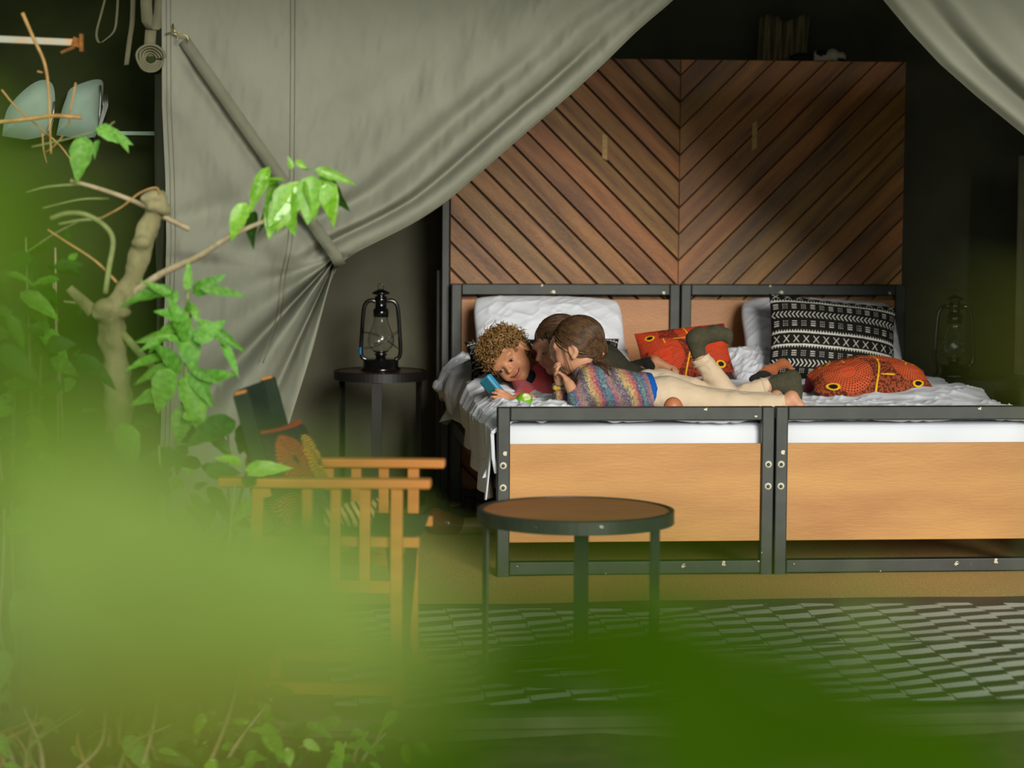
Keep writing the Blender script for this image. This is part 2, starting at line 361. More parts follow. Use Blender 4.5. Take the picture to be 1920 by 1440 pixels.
# right curtain
R2y = [-90, 0, 60, 120, 180, 255, 330, 420, 470, 520, 640, 1125]; R2x = [1580, 1656, 1706, 1762, 1830, 1922, 2010, 2110, 2145, 2150, 2135, 2060]
def curt2(u, v):
    y = -90+1205*v; xl = interp(y, R2y, R2x); xr = 2480; x = xl+(xr-xl)*u; D = (x-xl)/1.5
    f = .05*np.exp(-((D-20)/20)**2)-.05*np.exp(-((D-52)/12)**2)*ss(-60, 200, y)+.045*np.exp(-((D-88)/22)**2)-.02*np.exp(-((D-135)/25)**2)+.01*vn(np.stack([x*.01, y*.006], -1), 41)
    return px2w(x, y, CY-.02-f)
c2 = thing('door_curtain', atY(1922, 255, CY), 'grey canvas tent door flap in the upper right corner, drawn aside', 'curtain')
cloth('fabric', curt2, 200, 320, m_canvas, c2)
def innc(u, v):
    x = 2.37+.30*u; z = .02+1.42*v; return np.stack([x, 1.95+.02*np.sin(u*22+v)+0*x, z], -1)
o = cloth('hanging_drape', innc, 50, 10, mat('drape', (150, 148, 118), (135, 132, 105), .9, spec=.1), None, .003); tag(o, 'pale folded drape hanging at the right edge behind the right lantern', 'curtain')

# window flaps, straps, roll on the outer wall
m_flap = mat('flap', (164, 188, 170), (144, 170, 150), .75, bump=.2, bscale=200)
m_webb = mat('webbing', (112, 110, 84), (98, 96, 72), .85)
def flap(pts, Y, label):
    t = thing('window_flap', atY(pts[0][0], pts[0][1], Y), label, 'tent flap')
    p = spline(pts, 60); n_ = len(p); w_ = [atY(a, b, Y) for a, b in p]; cx, cy = np.mean(p, 0); c = atY(cx, cy, Y-.02)
    v = w_+[c]; o = mk('panel', v, [(i, (i+1) % n_, n_) for i in range(n_)], m_flap, t, True); solidify(o, .004); return t
t = flap([(4, 255), (12, 210), (32, 182), (60, 158), (82, 150), (98, 158), (103, 185), (100, 225), (88, 252), (50, 262)], .34, 'left of the two pale green window flaps on the dark tent side')
MB().tube(pxs([(102, 190), (100, 215), (92, 240), (86, 262)], .32), .004, 6).build('zip', m_steel, t, True)
t = flap([(106, 254), (114, 215), (124, 185), (133, 166), (160, 154), (182, 149), (193, 155), (192, 185), (188, 225), (184, 255), (140, 258)], .34, 'right of the two pale green window flaps, with a zip hanging at its edge')
MB().tube(pxs([(188, 160), (189, 185), (187, 215), (188, 240)], .32), .004, 6).build('zip', m_steel, t, True)
zz = MB()
for k in range(5): zz.tube(pxs([(190+k*3, 176), (194+k*2, 200), (186+k, 235), (180-k, 262)], +.30-.005*k), .0015, 4)
zz.build('frayed_cord', m_steel, t, True)
o = MB().box(tuple(atY(200, 253, .2)), tuple(atY(303, 247, .25))).build('hem_band', m_flap); struct(o); o.name = 'trim_2'
def loop(pts, Y, wd, label, name='canvas_strap'):
    o = ribbon(name, spline(pxs(pts, Y), 40), wd, m_webb, None, (1, 0, .15), .004); tag(o, label, 'strap'); return o
loop([(202, -20), (190, 25), (181, 62), (186, 80), (198, 74), (214, 58), (219, 30), (222, -20)], -.2, .008, 'thin canvas strap hanging in a loop above the window flaps')
loop([(250, -20), (248, 40), (243, 75), (237, 122)], -.22, .016, 'long narrow canvas strap hanging beside the rolled canvas')
rl = thing('rolled_canvas', atY(286, 115, -.3), 'bundle of rolled canvas held by webbing at the top left of the door flap', 'canvas roll')
rb = MB()
cc = atY(283, 110, -.34)
for k in range(5):
    r_ = .042-.0075*k; rb.tube([cc+V(r_*math.cos(a)*(1+.08*math.sin(3*a+k)), -.05+.012*k, r_*math.sin(a)) for a in np.linspace(0, 2*PI*.97, 26)], .0045, 6)
rb.build('roll_end', m_webb, rl, True)
MB().tube([cc+V(0, -.01, 0), cc+V(0, .25, .0)], .041, 18).build('roll', m_dkcanvas, rl, True)
ribbon('webbing', [atY(*p) for p in ((304, -30, -.33), (300, 20, -.34), (294, 50, -.345), (286, 56, -.35), (276, 40, -.34), (274, 5, -.33), (276, -20, -.32))], .036, m_webb, rl, (1, 0, 0), .004)
ribbon('webbing', [atY(*p) for p in ((283, 55, -.345), (281, 80, -.345), (279, 106, -.35))], .035, m_webb, rl, (1, 0, .1), .004)
pl = thing('metal_pole', atY(0, 78, -.9), 'pale metal tent pole with rusty flat end at the upper left', 'pole')
MB().bar(atY(-60, 71, -.9), atY(140, 80, -.9), .024, .022).build('tube', mat('galv', (150, 152, 136), (176, 140, 96), .5, (10, 10, 10), metal=.3, contrast=(.5, .7)), pl, bevel=.003)
m_rust = mat('rust', (168, 108, 48), (120, 76, 36), .8, (60, 60, 60), .5, 100)
MB().bar(atY(153, 64, -.9), atY(153, 97, -.9), .010, .05, (0, 1, 0)).build('end_plate', m_rust, pl); MB().bar(atY(136, 77, -.9), atY(152, 82, -.9), .03, .026).build('rusty_tip', m_rust, pl)
MB().tube(pxs([(114, 99), (140, 88)], -.93), .005, 6).build('pin', m_rust, pl)

# ================================================================== HEADBOARD
m_pl = mat('plank_left', (184, 122, 66), (112, 66, 28), .42, (3, 26, 26), .3, 18, rnd=.3, contrast=(.3, .75), detail=7, spec=.6)
m_pr = mat('plank_right', (180, 112, 40), (104, 58, 16), .40, (3, 26, 26), .2, 18, rnd=.34, contrast=(.3, .75), detail=7, spec=.55)
m_groove = mat('groove', (74, 44, 24), (60, 34, 18), .7)
HY = 2.035; HP = 1.8265; BW = .95; hb = thing('plank_headboard', (BW, HY, 0), 'tall varnished wooden headboard of chevron planks behind the beds', 'headboard')
def clip(poly, lo, hi):
    for ax, s, lim in ((0, 1, lo[0]), (0, -1, -hi[0]), (1, 1, lo[1]), (1, -1, -hi[1])):
        out = []
        for i in range(len(poly)):
            a, b = poly[i-1], poly[i]; da = s*a[ax]-lim; db = s*b[ax]-lim
            if (da < 0) != (db < 0): t = da/(da-db); out.append((a[0]+(b[0]-a[0])*t, a[1]+(b[1]-a[1])*t))
            if db >= 0: out.append(b)
        poly = out
        if not poly: return poly
    return poly
def area(p): return abs(sum(p[i-1][0]*p[i][1]-p[i][0]*p[i-1][1] for i in range(len(p))))/2
st = .109
for side in (-1, 1):
    for k in range(-22, 6):
        z0 = 1.323+k*st; g = .0065 if side < 0 else .003
        g *= R_.uniform(.8, 1.25); a0 = z0+g; a1 = z0+st-g
        poly = [(BW, a0), (BW+side*1.0, a0+1.0), (BW+side*1.0, a1+1.0), (BW, a1)]
        q = clip(poly, (.003 if side < 0 else BW+.001, .006), (BW-.001 if side < 0 else 2*BW-.003, HP-.002))
        if len(q) < 3 or area(q) < .0006: continue
        c = np.mean(q, 0); ang = math.radians(45)*(1 if side < 0 else -1); ca, sa = math.cos(ang), math.sin(ang)
        dy = R_.uniform(-.002, .002); vs = []
        for y in (-.011+dy, .012):
            for (x, z) in q: x -= c[0]; z -= c[1]; vs.append((x*ca-z*sa, y, x*sa+z*ca))
        n_ = len(q); fs = [tuple(range(n_)), tuple(range(n_, 2*n_))[::-1]]+[(i, (i+1) % n_, (i+1) % n_+n_, i+n_) for i in range(n_)]
        me = bpy.data.meshes.new('plank'); me.from_pydata(vs, [], fs); me.materials.append(m_pl if side < 0 else m_pr)
        o = bpy.data.objects.new('plank', me); col.objects.link(o); fixn(o, .0012, 1); o.location = (c[0], HY, c[1]); o.rotation_euler = (0, ang, 0); put(o, hb)
MB().box((0, HY+.006, 0), (2*BW, HY+.03, HP)).build('backing_board', m_groove, hb)
m_ins = mat('insert', (206, 168, 92), (186, 146, 76), .5, (10, 10, 60))
for x0, x1, ya, yb in ((1129, 1139, 250, 301), (1410, 1420, 226, 283)):
    a = atY(x0, yb, HY-.014); b = atY(x1, ya, HY-.014); s = .006 if x0 < 1200 else -.006
    sg = .012
    mb = MB().add([(a[0], a[1], a[2]+(sg if s > 0 else 0)), (b[0], a[1], a[2]+(0 if s > 0 else sg)), (b[0], a[1], b[2]-(sg if s > 0 else 0)), (a[0], a[1], b[2]-(0 if s > 0 else sg)), (a[0], a[1]+.02, a[2]+(sg if s > 0 else 0)), (b[0], a[1]+.02, a[2]+(0 if s > 0 else sg)), (b[0], a[1]+.02, b[2]-(sg if s > 0 else 0)), (a[0], a[1]+.02, b[2]-(0 if s > 0 else sg))], [(0, 3, 2, 1), (4, 5, 6, 7), (0, 1, 5, 4), (1, 2, 6, 5), (2, 3, 7, 6), (3, 0, 4, 7)])
    tag(mb.build('wood_insert', m_ins, hb), 'pale wooden insert')
m_iron = mat('iron', (56, 60, 56), (46, 49, 46), .42, (12, 12, 12), .12, 60, metal=.25)
m_iron.node_tree.nodes['Bump'].inputs['Strength'].default_value = .03
# black painted steel with chips
def ironmat():
    m = m_iron.copy(); m.name = 'painted_iron'; nt = m.node_tree; N = nt.nodes; L = nt.links; b = N['Principled BSDF']
    src = b.inputs['Base Color'].links[0].from_socket; tc = N.new('ShaderNodeTexCoord'); ge = N.new('ShaderNodeNewGeometry')
    n1 = N.new('ShaderNodeTexNoise'); n1.inputs['Scale'].default_value = 28; n1.inputs['Detail'].default_value = 6; L.new(tc.outputs['Object'], n1.inputs[0])
    r = N.new('ShaderNodeValToRGB'); r.color_ramp.elements[0].position = .70; r.color_ramp.elements[1].position = .71; L.new(n1.outputs[0], r.inputs[0])
    mx = N.new('ShaderNodeMix'); mx.data_type = 'RGBA'; L.new(r.outputs[0], mx.inputs[0]); L.new(src, mx.inputs[6]); mx.inputs[7].default_value = (*lin((190, 184, 160)), 1); L.new(mx.outputs[2], b.inputs['Base Color']); return m
m_pi = ironmat()
fpz = MB()
fpz.box((-.03, HY-.02, 0), (-.004, HY+.03, HP-.18)); fpz.box((-.045, HY+.06, 0), (-.03, HY+.1, .95)); fpz.build('side_post', m_iron, hb)
# ================================================================== BEDS
m_ply = mat('ply', (204, 152, 80), (158, 102, 44), .36, (1.3, 6, 7), .06, 20, spec=.5, contrast=(.25, .75), detail=6)
m_ply2 = mat('ply_head', (186, 128, 70), (156, 98, 50), .4, (4, 8, 9), .08, 20, spec=.5, contrast=(.25, .75), detail=6)
HF = .5774; HH = .9014; BL = 1.9994; T = .045
def bed(x0, label):
    b = thing('iron_bed', (x0+BW/2, 1, 0), label, 'bed', )
    def fr(name, y, h, zb):
        m = MB(); g = .0025; x1 = x0+BW
        m.box((x0+g, y, 0), (x0+T, y+T, h)); m.box((x1-T, y, 0), (x1-g, y+T, h)); m.box((x0+T, y, h-T), (x1-T, y+T, h)); m.box((x0+T, y, zb), (x1-T, y+T, zb+T)); m.build(name, m_pi, b, bevel=.004)
    fr('foot_frame', 0, HF, .008); fr('head_frame', BL-T, HH, .008)
    MB().box((x0+T, .014, .118), (x0+BW-T, .030, .452)).build('foot_panel', m_ply, b, bevel=.002)
    MB().box((x0+T, BL-.03, .30), (x0+BW-T, BL-.014, .838)).build('head_panel', m_ply2, b, bevel=.002)
    for xx in (x0+.008, x0+BW-.008-.035): MB().box((xx, T, .29), (xx+.035, BL-T, .34)).build('side_rail', m_iron, b, bevel=.003)
    MB().box((x0+.05, .05, .27), (x0+BW-.05, 1.94, .30)).build('slat_base', m_ply, b)
    for px_ in (x0+.022, x0+BW-.022):
        for z in (.382, .307):
            o = MB(); o.lathe([(0, -.0035), (.0118, -.003), (.0128, 0)], (px_, 0, z), 18, 1); o.build('washer', mat('washer', (206, 206, 190), (190, 190, 172), .5), b, True)
            w_ = MB().lathe([(0, -.009), (.005, -.0085), (.006, -.0035), (.0061, -.002)], (px_, 0, z), 8, 1); w_.build('bolt', mat('bolt', (100, 96, 86), metal=.8, rough=.5), b, True)
    return b
bed(0, 'left iron bed with honey wood foot panel, the one the children lie on'); bed(BW, 'right iron bed with honey wood foot panel, under the black patterned cushion')
m_white = mat('linen', (226, 230, 238), (216, 221, 231), .85, (2, 2, 2), .12, 300, spec=.2, sheen=.1)
def matt(x0, label):
    def fn(u, v):
        pass
    o = MB().box((x0+.012, .05, .345), (x0+BW-.012, 1.945, .515)).build('mattress', m_white, None, bevel=.03); bm = bmesh.new(); bm.from_mesh(o.data); bm.free(); tag(o, label, 'mattress', 'mattresses on the iron beds'); o.data.polygons.foreach_set('use_smooth', [True]*len(o.data.polygons)); return o
matt(0, 'white sheeted mattress on the left iron bed'); matt(BW, 'white sheeted mattress on the right iron bed')

# duvet over both beds
ND = 260
def prof(u, v):
    y = .03+1.86*v
    s = u
    hz = .36+.10*ss(.2, 1, v)+.02*np.sin(v*17)
    xs = np.array([-.02, -.03, -.035, -.01, .06, .14, .26, .4, 1.0, 1.78, 1.89, 1.915, 1.92]); us = np.array([0, .05, .10, .15, .2, .26, .33, .42, .66, .90, .95, .98, 1])
    x = np.interp(s, us, xs)
    zl = [None]*13
    bul = .60-.05*(1-ss(.15, .75, v))-.0*v
    z = np.where(s < .05, hz+(s/.05)*.03, 0)
    zk = [hz, hz+.05, .5+0*v, bul-.03, bul, bul-.012, .565+0*v, .536+0*v, .534+0*v, .54+0*v, .53+0*v, .46+0*v, .40+0*v]
    z = np.zeros_like(s)
    for i in range(12):
        m = (s >= us[i]) & (s <= us[i+1]); t = (s-us[i])/(us[i+1]-us[i]); z = np.where(m, zk[i]*(1-t)+zk[i+1]*t, z)
    return x, y, z
def duv(u, v):
    x, y, z = prof(u, v)
    left = 1-ss(.2, .42, u)
    # undulating lumps and creases
    P = np.stack([x*5+y*1.2, y*5-x*2], -1); a = fbm(P, 2, 61)
    Q = np.stack([x*7+y*11+.8*vn(np.stack([x*3, y*3], -1), 64), x*3-y*2.2], -1); rd = (1-np.abs(fbm(Q, 2, 62)))**3
    R2 = np.stack([x*18-y*16+1.2*vn(np.stack([x*5, y*5], -1), 66), x*4+y*4], -1); rd2 = (1-np.abs(vn(R2, 63)))**3
    top = ss(.1, .22, u)*(1-ss(.95, 1, u))
    inner = top*(.016*rd+.007*rd2+.006*a)*(.8+.8*left); z = z+inner-.004
    rt_ = ss(.72, .84, u)*(1-ss(.93, 1, u)); z = z+rt_*ss(.1, .5, v)*.028*(1+.5*a)
    sd = 1-ss(.12, .26, u)
    x = x+sd*(-.035*(ss(.25, .9, v))*(.7+.9*a)+.012*rd-.005*rd2)-.015*left*ss(.6, 1, v)+.02*left*(1-ss(0, .2, v)); z = z+sd*.015*a
    hol = np.exp(-((v-.62)/.10)**2)*sd; x = x+hol*.03
    return np.stack([x, y, z], -1)
o = cloth('duvet', duv, 620, 380, m_white, None, .012); o.modifiers['thick'].offset = -1; tag(o, 'rumpled white duvet spread across both beds, bunched over the left edge', 'duvet')
def sheet(u, v):
    y = .06+1.75*u; x = -.012-.02*np.sin(u*40+v)*v-.05*v*ss(.55, .75, u)*(1-ss(.85, 1, u)); z = .5-v*(.20+.05*np.sin(u*7+1)-.10*ss(.45, .7, u)); return np.stack([x, y, z], -1)
sh = cloth('bed_sheet', sheet, 120, 24, m_white, None, .003); tag(sh, 'loose white sheet hanging below the duvet at the left side of the bed', 'sheet')
rib = ribbon('tie_ribbon', [atY(*p) for p in ((920, 862, .12), (917, 875, .1), (912, 885, .1), (907, 896, .09))], .012, m_white, sh, (1, 0, .2), .002)

# ================================================================== TABLES, LANTERNS
m_top = mat('table_wood', (168, 112, 66), (136, 84, 46), .35, (3, 18, 18), .08, 20, spec=.5, contrast=(.25, .8))
m_irond = mat('dark_iron', (26, 25, 23), (20, 19, 18), .5)
m_top2 = mat('dark_table_wood', (84, 52, 36), (56, 34, 24), .3, (3, 18, 18), .08, 20)
def table(c, R, h, angs, mt, label, rim=.035, iron=None):
    iron = iron or m_pi
    t = thing('round_table', (c[0], c[1], 0), label, 'table')
    MB().lathe([(R-.012, h-.028), (R-.012, h-.004), (R-.02, h-.001), (0, h-.001)], (c[0], c[1], 0), 64).build('tabletop', mt, t)
    MB().lathe([(R-.010, h-rim), (R, h-rim), (R, h), (R-.010, h+.002), (R-.010, h-rim)], (c[0], c[1], 0), 64).build('rim', iron, t)
    for a in angs:
        a = math.radians(a); d = V(math.cos(a), math.sin(a), 0); p = V(c[0], c[1], 0)+d*(R-.014)
        MB().bar(p+V(0, 0, .005), p+V(0, 0, h-rim+.01), .042, .007, (d[0], d[1], 0)).build('leg', iron, t, bevel=.001)
    MB().lathe([(R-.012, .012), (R-.006, .012), (R-.006, .045), (R-.012, .045), (R-.012, .012)], (c[0], c[1], 0), 64).build('base_ring', iron, t)
    return t
fc = atZ(1077, 1268, 0); table((fc[0], fc[1]), .268, .462, (190, 79, -41), m_top, 'round low coffee table with brown wooden top and black iron rim standing on the mat')
bc = atZ(713, 948, 0); table((bc[0], bc[1]), .190, .552, (150, 24, 262), m_top2, 'tall round dark bedside table under the black lantern left of the beds', iron=m_irond)
rc = (2.135, 1.62); table(rc, .20, .545, (150, 24, 262), m_top2, 'dark round bedside table half hidden behind the right bed', iron=m_irond)
m_gl = bpy.data.materials.new('glass'); m_gl.use_nodes = True; N = m_gl.node_tree.nodes; g1 = N['Principled BSDF']; g1.inputs['Transmission Weight'].default_value = 1; g1.inputs['Roughness'].default_value = .02; g1.inputs['IOR'].default_value = 1.12; g1.inputs['Specular IOR Level'].default_value = 1.0; g1.inputs['Base Color'].default_value = (.93, .96, .95, 1); g1.inputs['Coat Weight'].default_value = 1
m_blk = mat('black_enamel', (16, 16, 17), rough=.16, spec=.7, coat=.5)
def lantern(c, z, label, extra=False):
    S = 1/1351.0; t = thing('hurricane_lantern', (c[0], c[1], z), label, 'lantern'); C = (c[0], c[1], z)
    pr = [(0, 0), (107, 2), (112, 8), (104, 18), (97, 22), (97, 56), (90, 62), (60, 66), (0, 68)]
    MB().lathe([(r*S, h*S) for r, h in pr], C, 40).build('fuel_tank', m_blk, t, True)
    MB().lathe([(r*S, h*S) for r, h in [(0, 64), (28, 68), (26, 80), (34, 84), (34, 92), (24, 96), (40, 102), (44, 108), (0, 110)]], C, 28).build('burner', m_blk, t, True)
    gp = [(42, 106), (62, 125), (74, 155), (73, 180), (62, 210), (48, 245), (38, 280), (36, 300)]
    o = MB().lathe([(r*S, h*S) for r, h in gp]+[((r-3)*S, h*S) for r, h in gp[::-1]]+[(42*S, 106*S)], C, 40).build('glass_globe', m_gl, t, True)
    MB().lathe([(r*S, h*S) for r, h in [(0, 292), (42, 294), (42, 336), (32, 340), (30, 372), (34, 380), (34, 404), (22, 408), (22, 414), (50, 420), (46, 428), (24, 440), (8, 446), (0, 447)]], C, 32).build('chimney_cap', m_blk, t, True)
    for s in (-1, 1):
        pts = spline([(s*78, 0, 60), (s*100, 0, 72), (s*108, 0, 110), (s*104, 0, 200), (s*97, 0, 300), (s*90, 0, 350), (s*74, 0, 376), (s*50, 0, 384), (s*30, 0, 378)], 48)
        MB().tube([np.array(C)+p*S for p in pts], .0085, 10).build('side_tube', m_blk, t, True)
    gw = MB()
    for yo in (-1, 1):
        gw.tube([np.array(C)+V(x, yo*math.sqrt(max(0, 79**2-x*x*.55)), zz_)*S for x, zz_ in zip(np.linspace(-95, 95, 16), np.linspace(210, 120, 16)+20*np.sin(np.linspace(0, PI, 16)))], .0013, 5)
        gw.tube([np.array(C)+V(x, yo*math.sqrt(max(0, 79**2-x*x*.55)), zz_)*S for x, zz_ in zip(np.linspace(-95, 95, 16), np.linspace(120, 215, 16)-15*np.sin(np.linspace(0, PI, 16)))], .0013, 5)
    gw.build('wire_guard', m_blk, t, True)
    MB().tube([np.array(C)+V(16*math.cos(a), 0, 458+18*math.sin(a))*S for a in np.linspace(-.9, PI+.9, 20)], .0014, 5).build('handle_ring', m_blk, t, True)
    MB().tube([np.array(C)+p*S for p in spline([(-103, -6, 200), (-96, -60, 280), (0, -95, 330), (96, -60, 280), (103, -6, 200)][:2]+[(-104, -8, 150), (-106, -10, 110)], 20)], .0014, 5).build('bail', m_blk, t, True)
    if extra:
        ml = mat('sticker_blue', (30, 130, 190)); MB().tube([np.array(C)+V(-112, -14, h)*S for h in (88, 100, 128)], .004, 6).build('blue_mark', ml, t, True)
    return t
lantern((bc[0], bc[1]), .553, 'black hurricane lantern with clear glass on the bedside table left of the beds', True)
lantern((rc[0]-.12, rc[1]), .546, 'dark hurricane lantern at the right, behind the right bed')
# cloth and small thing above headboard
def hang(u, v):
    a = atY(1426+88*0, 112, 2.2); x = a[0]+.205*u+.02*(1-v)*(-1+u*.4)*.6; z = 1.80+.21*v*(1+.06*np.sin(u*9)); y = 2.2+.022*np.sin(u*26+2*v)+.01*np.sin(u*55); return np.stack([x+0*v, y, z], -1)
o = cloth('folded_cloth', hang, 90, 14, mat('beige_cloth', (150, 138, 100), (132, 120, 86), .9), None, .003); tag(o, 'beige pleated cloth hanging above the headboard', 'cloth')
f = Field((1.42, 2.04, 1.79), (1.72, 2.2, 1.93), .005)
for a in [(1.47, 2.09, 1.84, .05, .03, .02), (1.55, 2.1, 1.845, .045, .03, .028), (1.60, 2.09, 1.85, .03, .03, .03), (1.64, 2.1, 1.842, .02, .03, .026)]: f.ell(a[:3], a[3:], k=.012)
def bwc(v): k = (fbm(v*22, 2, 3) > .05) & (v[:, 0] > 1.52); return np.where(k[:, None], lin((190, 184, 160)), lin((16, 14, 16)))
o = f.build('cloth_bundle', mat('bw', (0, 0, 0), attr=True, rough=.8), None, bwc); tag(o, 'small black and white bundle lying on top of the headboard', 'bundle')
# ================================================================== PILLOWS
def axes(u, n):      # u: width direction, n: facing direction -> columns u, v, n
    u = np.array(u, float); u /= np.linalg.norm(u); n = np.array(n, float); n = n-u*(u@n); n /= np.linalg.norm(n); return np.stack([u, np.cross(n, u), n], 1)
def pillow(name, c, A, W, H, T, m, label, cat='pillow', nu=90, nv=60, colf=None, seed=0, pinch=.07, wr=.006, pw=2.6, group=None, sag=0, rc=0, lens=0):
    u, v = np.meshgrid(np.linspace(-1, 1, nu), np.linspace(-1, 1, nv), indexing='ij'); vs = []; fs = []; cs = []
    for s in (1, -1):
        th = (np.clip(1-np.abs(u)**pw, 0, 1)*np.clip(1-np.abs(v)**pw, 0, 1))**.55
        cn = 1-rc*(u*u*v*v)**2; v_ = 1-lens*np.abs(u)**2.4; x = u*W/2*(1-pinch*(1-v**2)*np.abs(u)**3)*cn; y = v*H/2*(1-pinch*1.2*(1-u**2)*np.abs(v)**3)*cn*v_
        ed = 1-th; P = np.stack([u*2.2+seed, v*2.2, np.full_like(u, s*.5)], -1)
        cr = (1-np.abs(vn(np.stack([u*3+v*2+.8*vn(P, seed), v*3-u*1.2, 0*u+seed], -1), seed+3)))**3
        cr2 = (1-np.abs(vn(np.stack([u*7-v*6+seed, v*2+u*3, 0*u], -1), seed+4)))**4
        z = s*(T/2*th+(wr*(cr-.3)*th**.4+wr*.5*cr2*th**.5)+.3*wr*fbm(P*2, 2, seed+5)*th)+sag*u*u
        q = np.stack([x, y, z], -1).reshape(-1, 3)@A.T+np.array(c); vs.append(q); fs.append(gridf(nu, nv, s < 0)+(0 if s > 0 else nu*nv))
        if colf: cs.append(colf(u.ravel()*.5+.5, .5-v.ravel()*.5))
    o = mk(name, np.vstack(vs), np.vstack(fs), m, None, True, np.vstack(cs) if colf else None); bm = bmesh.new(); bm.from_mesh(o.data); bmesh.ops.remove_doubles(bm, verts=bm.verts, dist=1e-5); bm.to_mesh(o.data); bm.free()
    return tag(o, label, cat, group)
def mudcloth(u, v):
    N_ = len(u); w_ = np.zeros(N_, bool); x = u*30
    def band(a, b): return (v >= a) & (v < b), (v-a)/(b-a)
    def xs(a, b, n):
        m, t = band(a, b); f = (u*n) % 1; return m & ((np.abs(np.abs(f-.5)-np.abs(t-.5)*.55) < .042)) & (np.abs(f-.5) < .3)
    def saw(a, b, up):
        m, t = band(a, b); f = np.abs((u*46) % 1-.5)*2; t = t if up else 1-t; return m & ((t > .62) | (f < t*1.1))
    def bars(a, b, n=14):
        m, t = band(a, b); k = np.floor(u*n); f = (u*n) % 1; ln = (np.abs((t*3) % 1-.5) < .19)
        return m & (((k % 2 == 0) & ln & (np.abs(f-.5) < .26)) | ((k % 2 == 1) & ln & (np.abs(f-.5) < .3) & (np.abs(((f-.2)*5) % 1-.5) < .2)))
    def chev(a, b, d, n=32):
        m, t = band(a, b); f = (u*n+d*np.abs(t-.5)*1.3) % 1; return m & (f < .28)
    w_ |= xs(.01, .075, 11) | saw(.085, .125, True) | bars(.15, .225) | chev(.255, .335, -1) | bars(.37, .45) | saw(.485, .53, True) | xs(.56, .645, 13) | saw(.665, .71, False) | bars(.735, .81) | chev(.84, .92, 1) | bars(.935, .985)
    return np.where(w_[:, None], lin((214, 214, 204)), lin((26, 25, 21)))
m_mud = mat('mudcloth', (0, 0, 0), attr=True, rough=.85, bump=.1, bscale=300, spec=.2)
def orange(seed):
    rs = np.random.RandomState(seed); C = [(.28, .62), (.86, .5), (.05, .15), (.62, .1)]
    E = [(.14, .22), (.86, .2), (.86, .88), (.14, .88)]
    def f(u, v):
        x = u*1.7; y = v*1.0; c = np.tile(lin((150, 72, 42) if seed == 5 else (150, 52, 30)), (len(u), 1)); dark = lin((84, 36, 22)); hot = lin((200, 86, 48) if seed == 5 else (206, 70, 38)); yel = lin((232, 176, 28))
        n = fbm(np.stack([x*60, y*60], -1), 1, seed); c[n > .08] = dark
        for (cx, cy) in C:
            dx = x-cx*1.7; dy = y-cy; r = np.hypot(dx, dy); a = np.arctan2(dy, dx)
            m = r < .34; rr = r/.034; ring = np.floor(rr); fr = rr-ring; na = np.maximum(8, np.round(ring*5+6)); fa = (a/(2*PI)*na+.5*(ring % 2)) % 1
            dot = (np.hypot((fr-.5)*1.1, (fa-.5)*1.2) < .25+.03*ring/3) & (ring > 2.5)
            inner = m & (ring <= 2.5) & (fr < .22)
            c[m] = hot; c[m & dot] = dark; c[inner] = lin((190, 44, 20))
        for (cx, cy) in E:
            d = np.hypot((x-cx*1.7)/1.5, (y-cy)); c[d < .062] = yel; c[d < .040] = lin((24, 20, 12))
        ln = (np.abs(x-.86-.10*np.sin(y*4)) < .012) | ((np.abs(y-.33) < .010) & (np.abs(x-.78) < .12)) | ((np.abs(y-.72) < .010) & (np.abs(x-1.02) < .10)) | ((np.abs(x-.42-.2*y) < .010) & (np.abs(y-.34) < .05)) | ((np.abs(x-1.5+.3*y) < .010) & (np.abs(y-.35) < .12))
        c[ln] = yel; return c
    return f
m_or = mat('orange_print', (0, 0, 0), attr=True, rough=.8, bump=.1, bscale=300, spec=.2)
pillow('pillow', atY(1032, 637, 1.72), axes((1, .05, -.02), (-.05, -.80, .6)), .63, .42, .17, m_white, 'big white pillow leaning on the left head panel behind the children', nu=130, nv=100, seed=3, wr=.008, pinch=.04, rc=.09)
pillow('pillow', atY(1075, 690, 1.5), axes((1, .1, .02), (0, -.35, 1)), .52, .34, .09, m_white, 'white pillow lying flat under the big leaning one behind the children', seed=9, wr=.007)
pillow('pillow', atY(1540, 632, 1.76), axes((1, 0, -.03), (.03, -.72, .7)), .66, .40, .15, m_white, 'white pillow behind the black patterned cushion on the right bed', nu=130, nv=100, seed=13, wr=.012, pinch=.03, rc=.1)
pillow('pillow', atY(1440, 682, 1.62), axes((1, .1, .14), (-.1, -.45, .9)), .34, .30, .09, m_white, 'crumpled white pillow end poking out left of the black patterned cushion', seed=17, wr=.011)
pillow('mudcloth_cushion', atY(1561, 638, 1.50), axes((1, -.03, -.10), (.0, -.85, .5)), .52, .36, .13, m_mud, 'black rectangular cushion with white crosses, arrows and bars on the right bed', 'cushion', 500, 330, mudcloth, 21, .05, .003)
pillow('mudcloth_cushion', atY(1022, 680, 1.18), axes((1, .0, .02), (.0, -.6, .8)), .60, .26, .10, m_mud, 'black and white patterned cushion lying under and behind the three children', 'cushion', 260, 160, mudcloth, 23, .06, .004)
pillow('orange_cushion', atY(1283, 662, 1.40), axes((1, -.02, .12), (.0, -.8, .6)), .36, .23, .11, m_or, 'orange dotted cushion standing at the gap between the two head panels', 'cushion', 360, 230, orange(3), 31, .04, .003)
pillow('orange_cushion', atY(1630, 714, .82), axes((1, .05, .03), (-.05, -.42, .9)), .455, .30, .155, m_or, 'orange dotted cushion lying at the front of the right bed before the black one', 'cushion', 360, 200, orange(5), 33, .04, .003, lens=.62, pw=1.7)

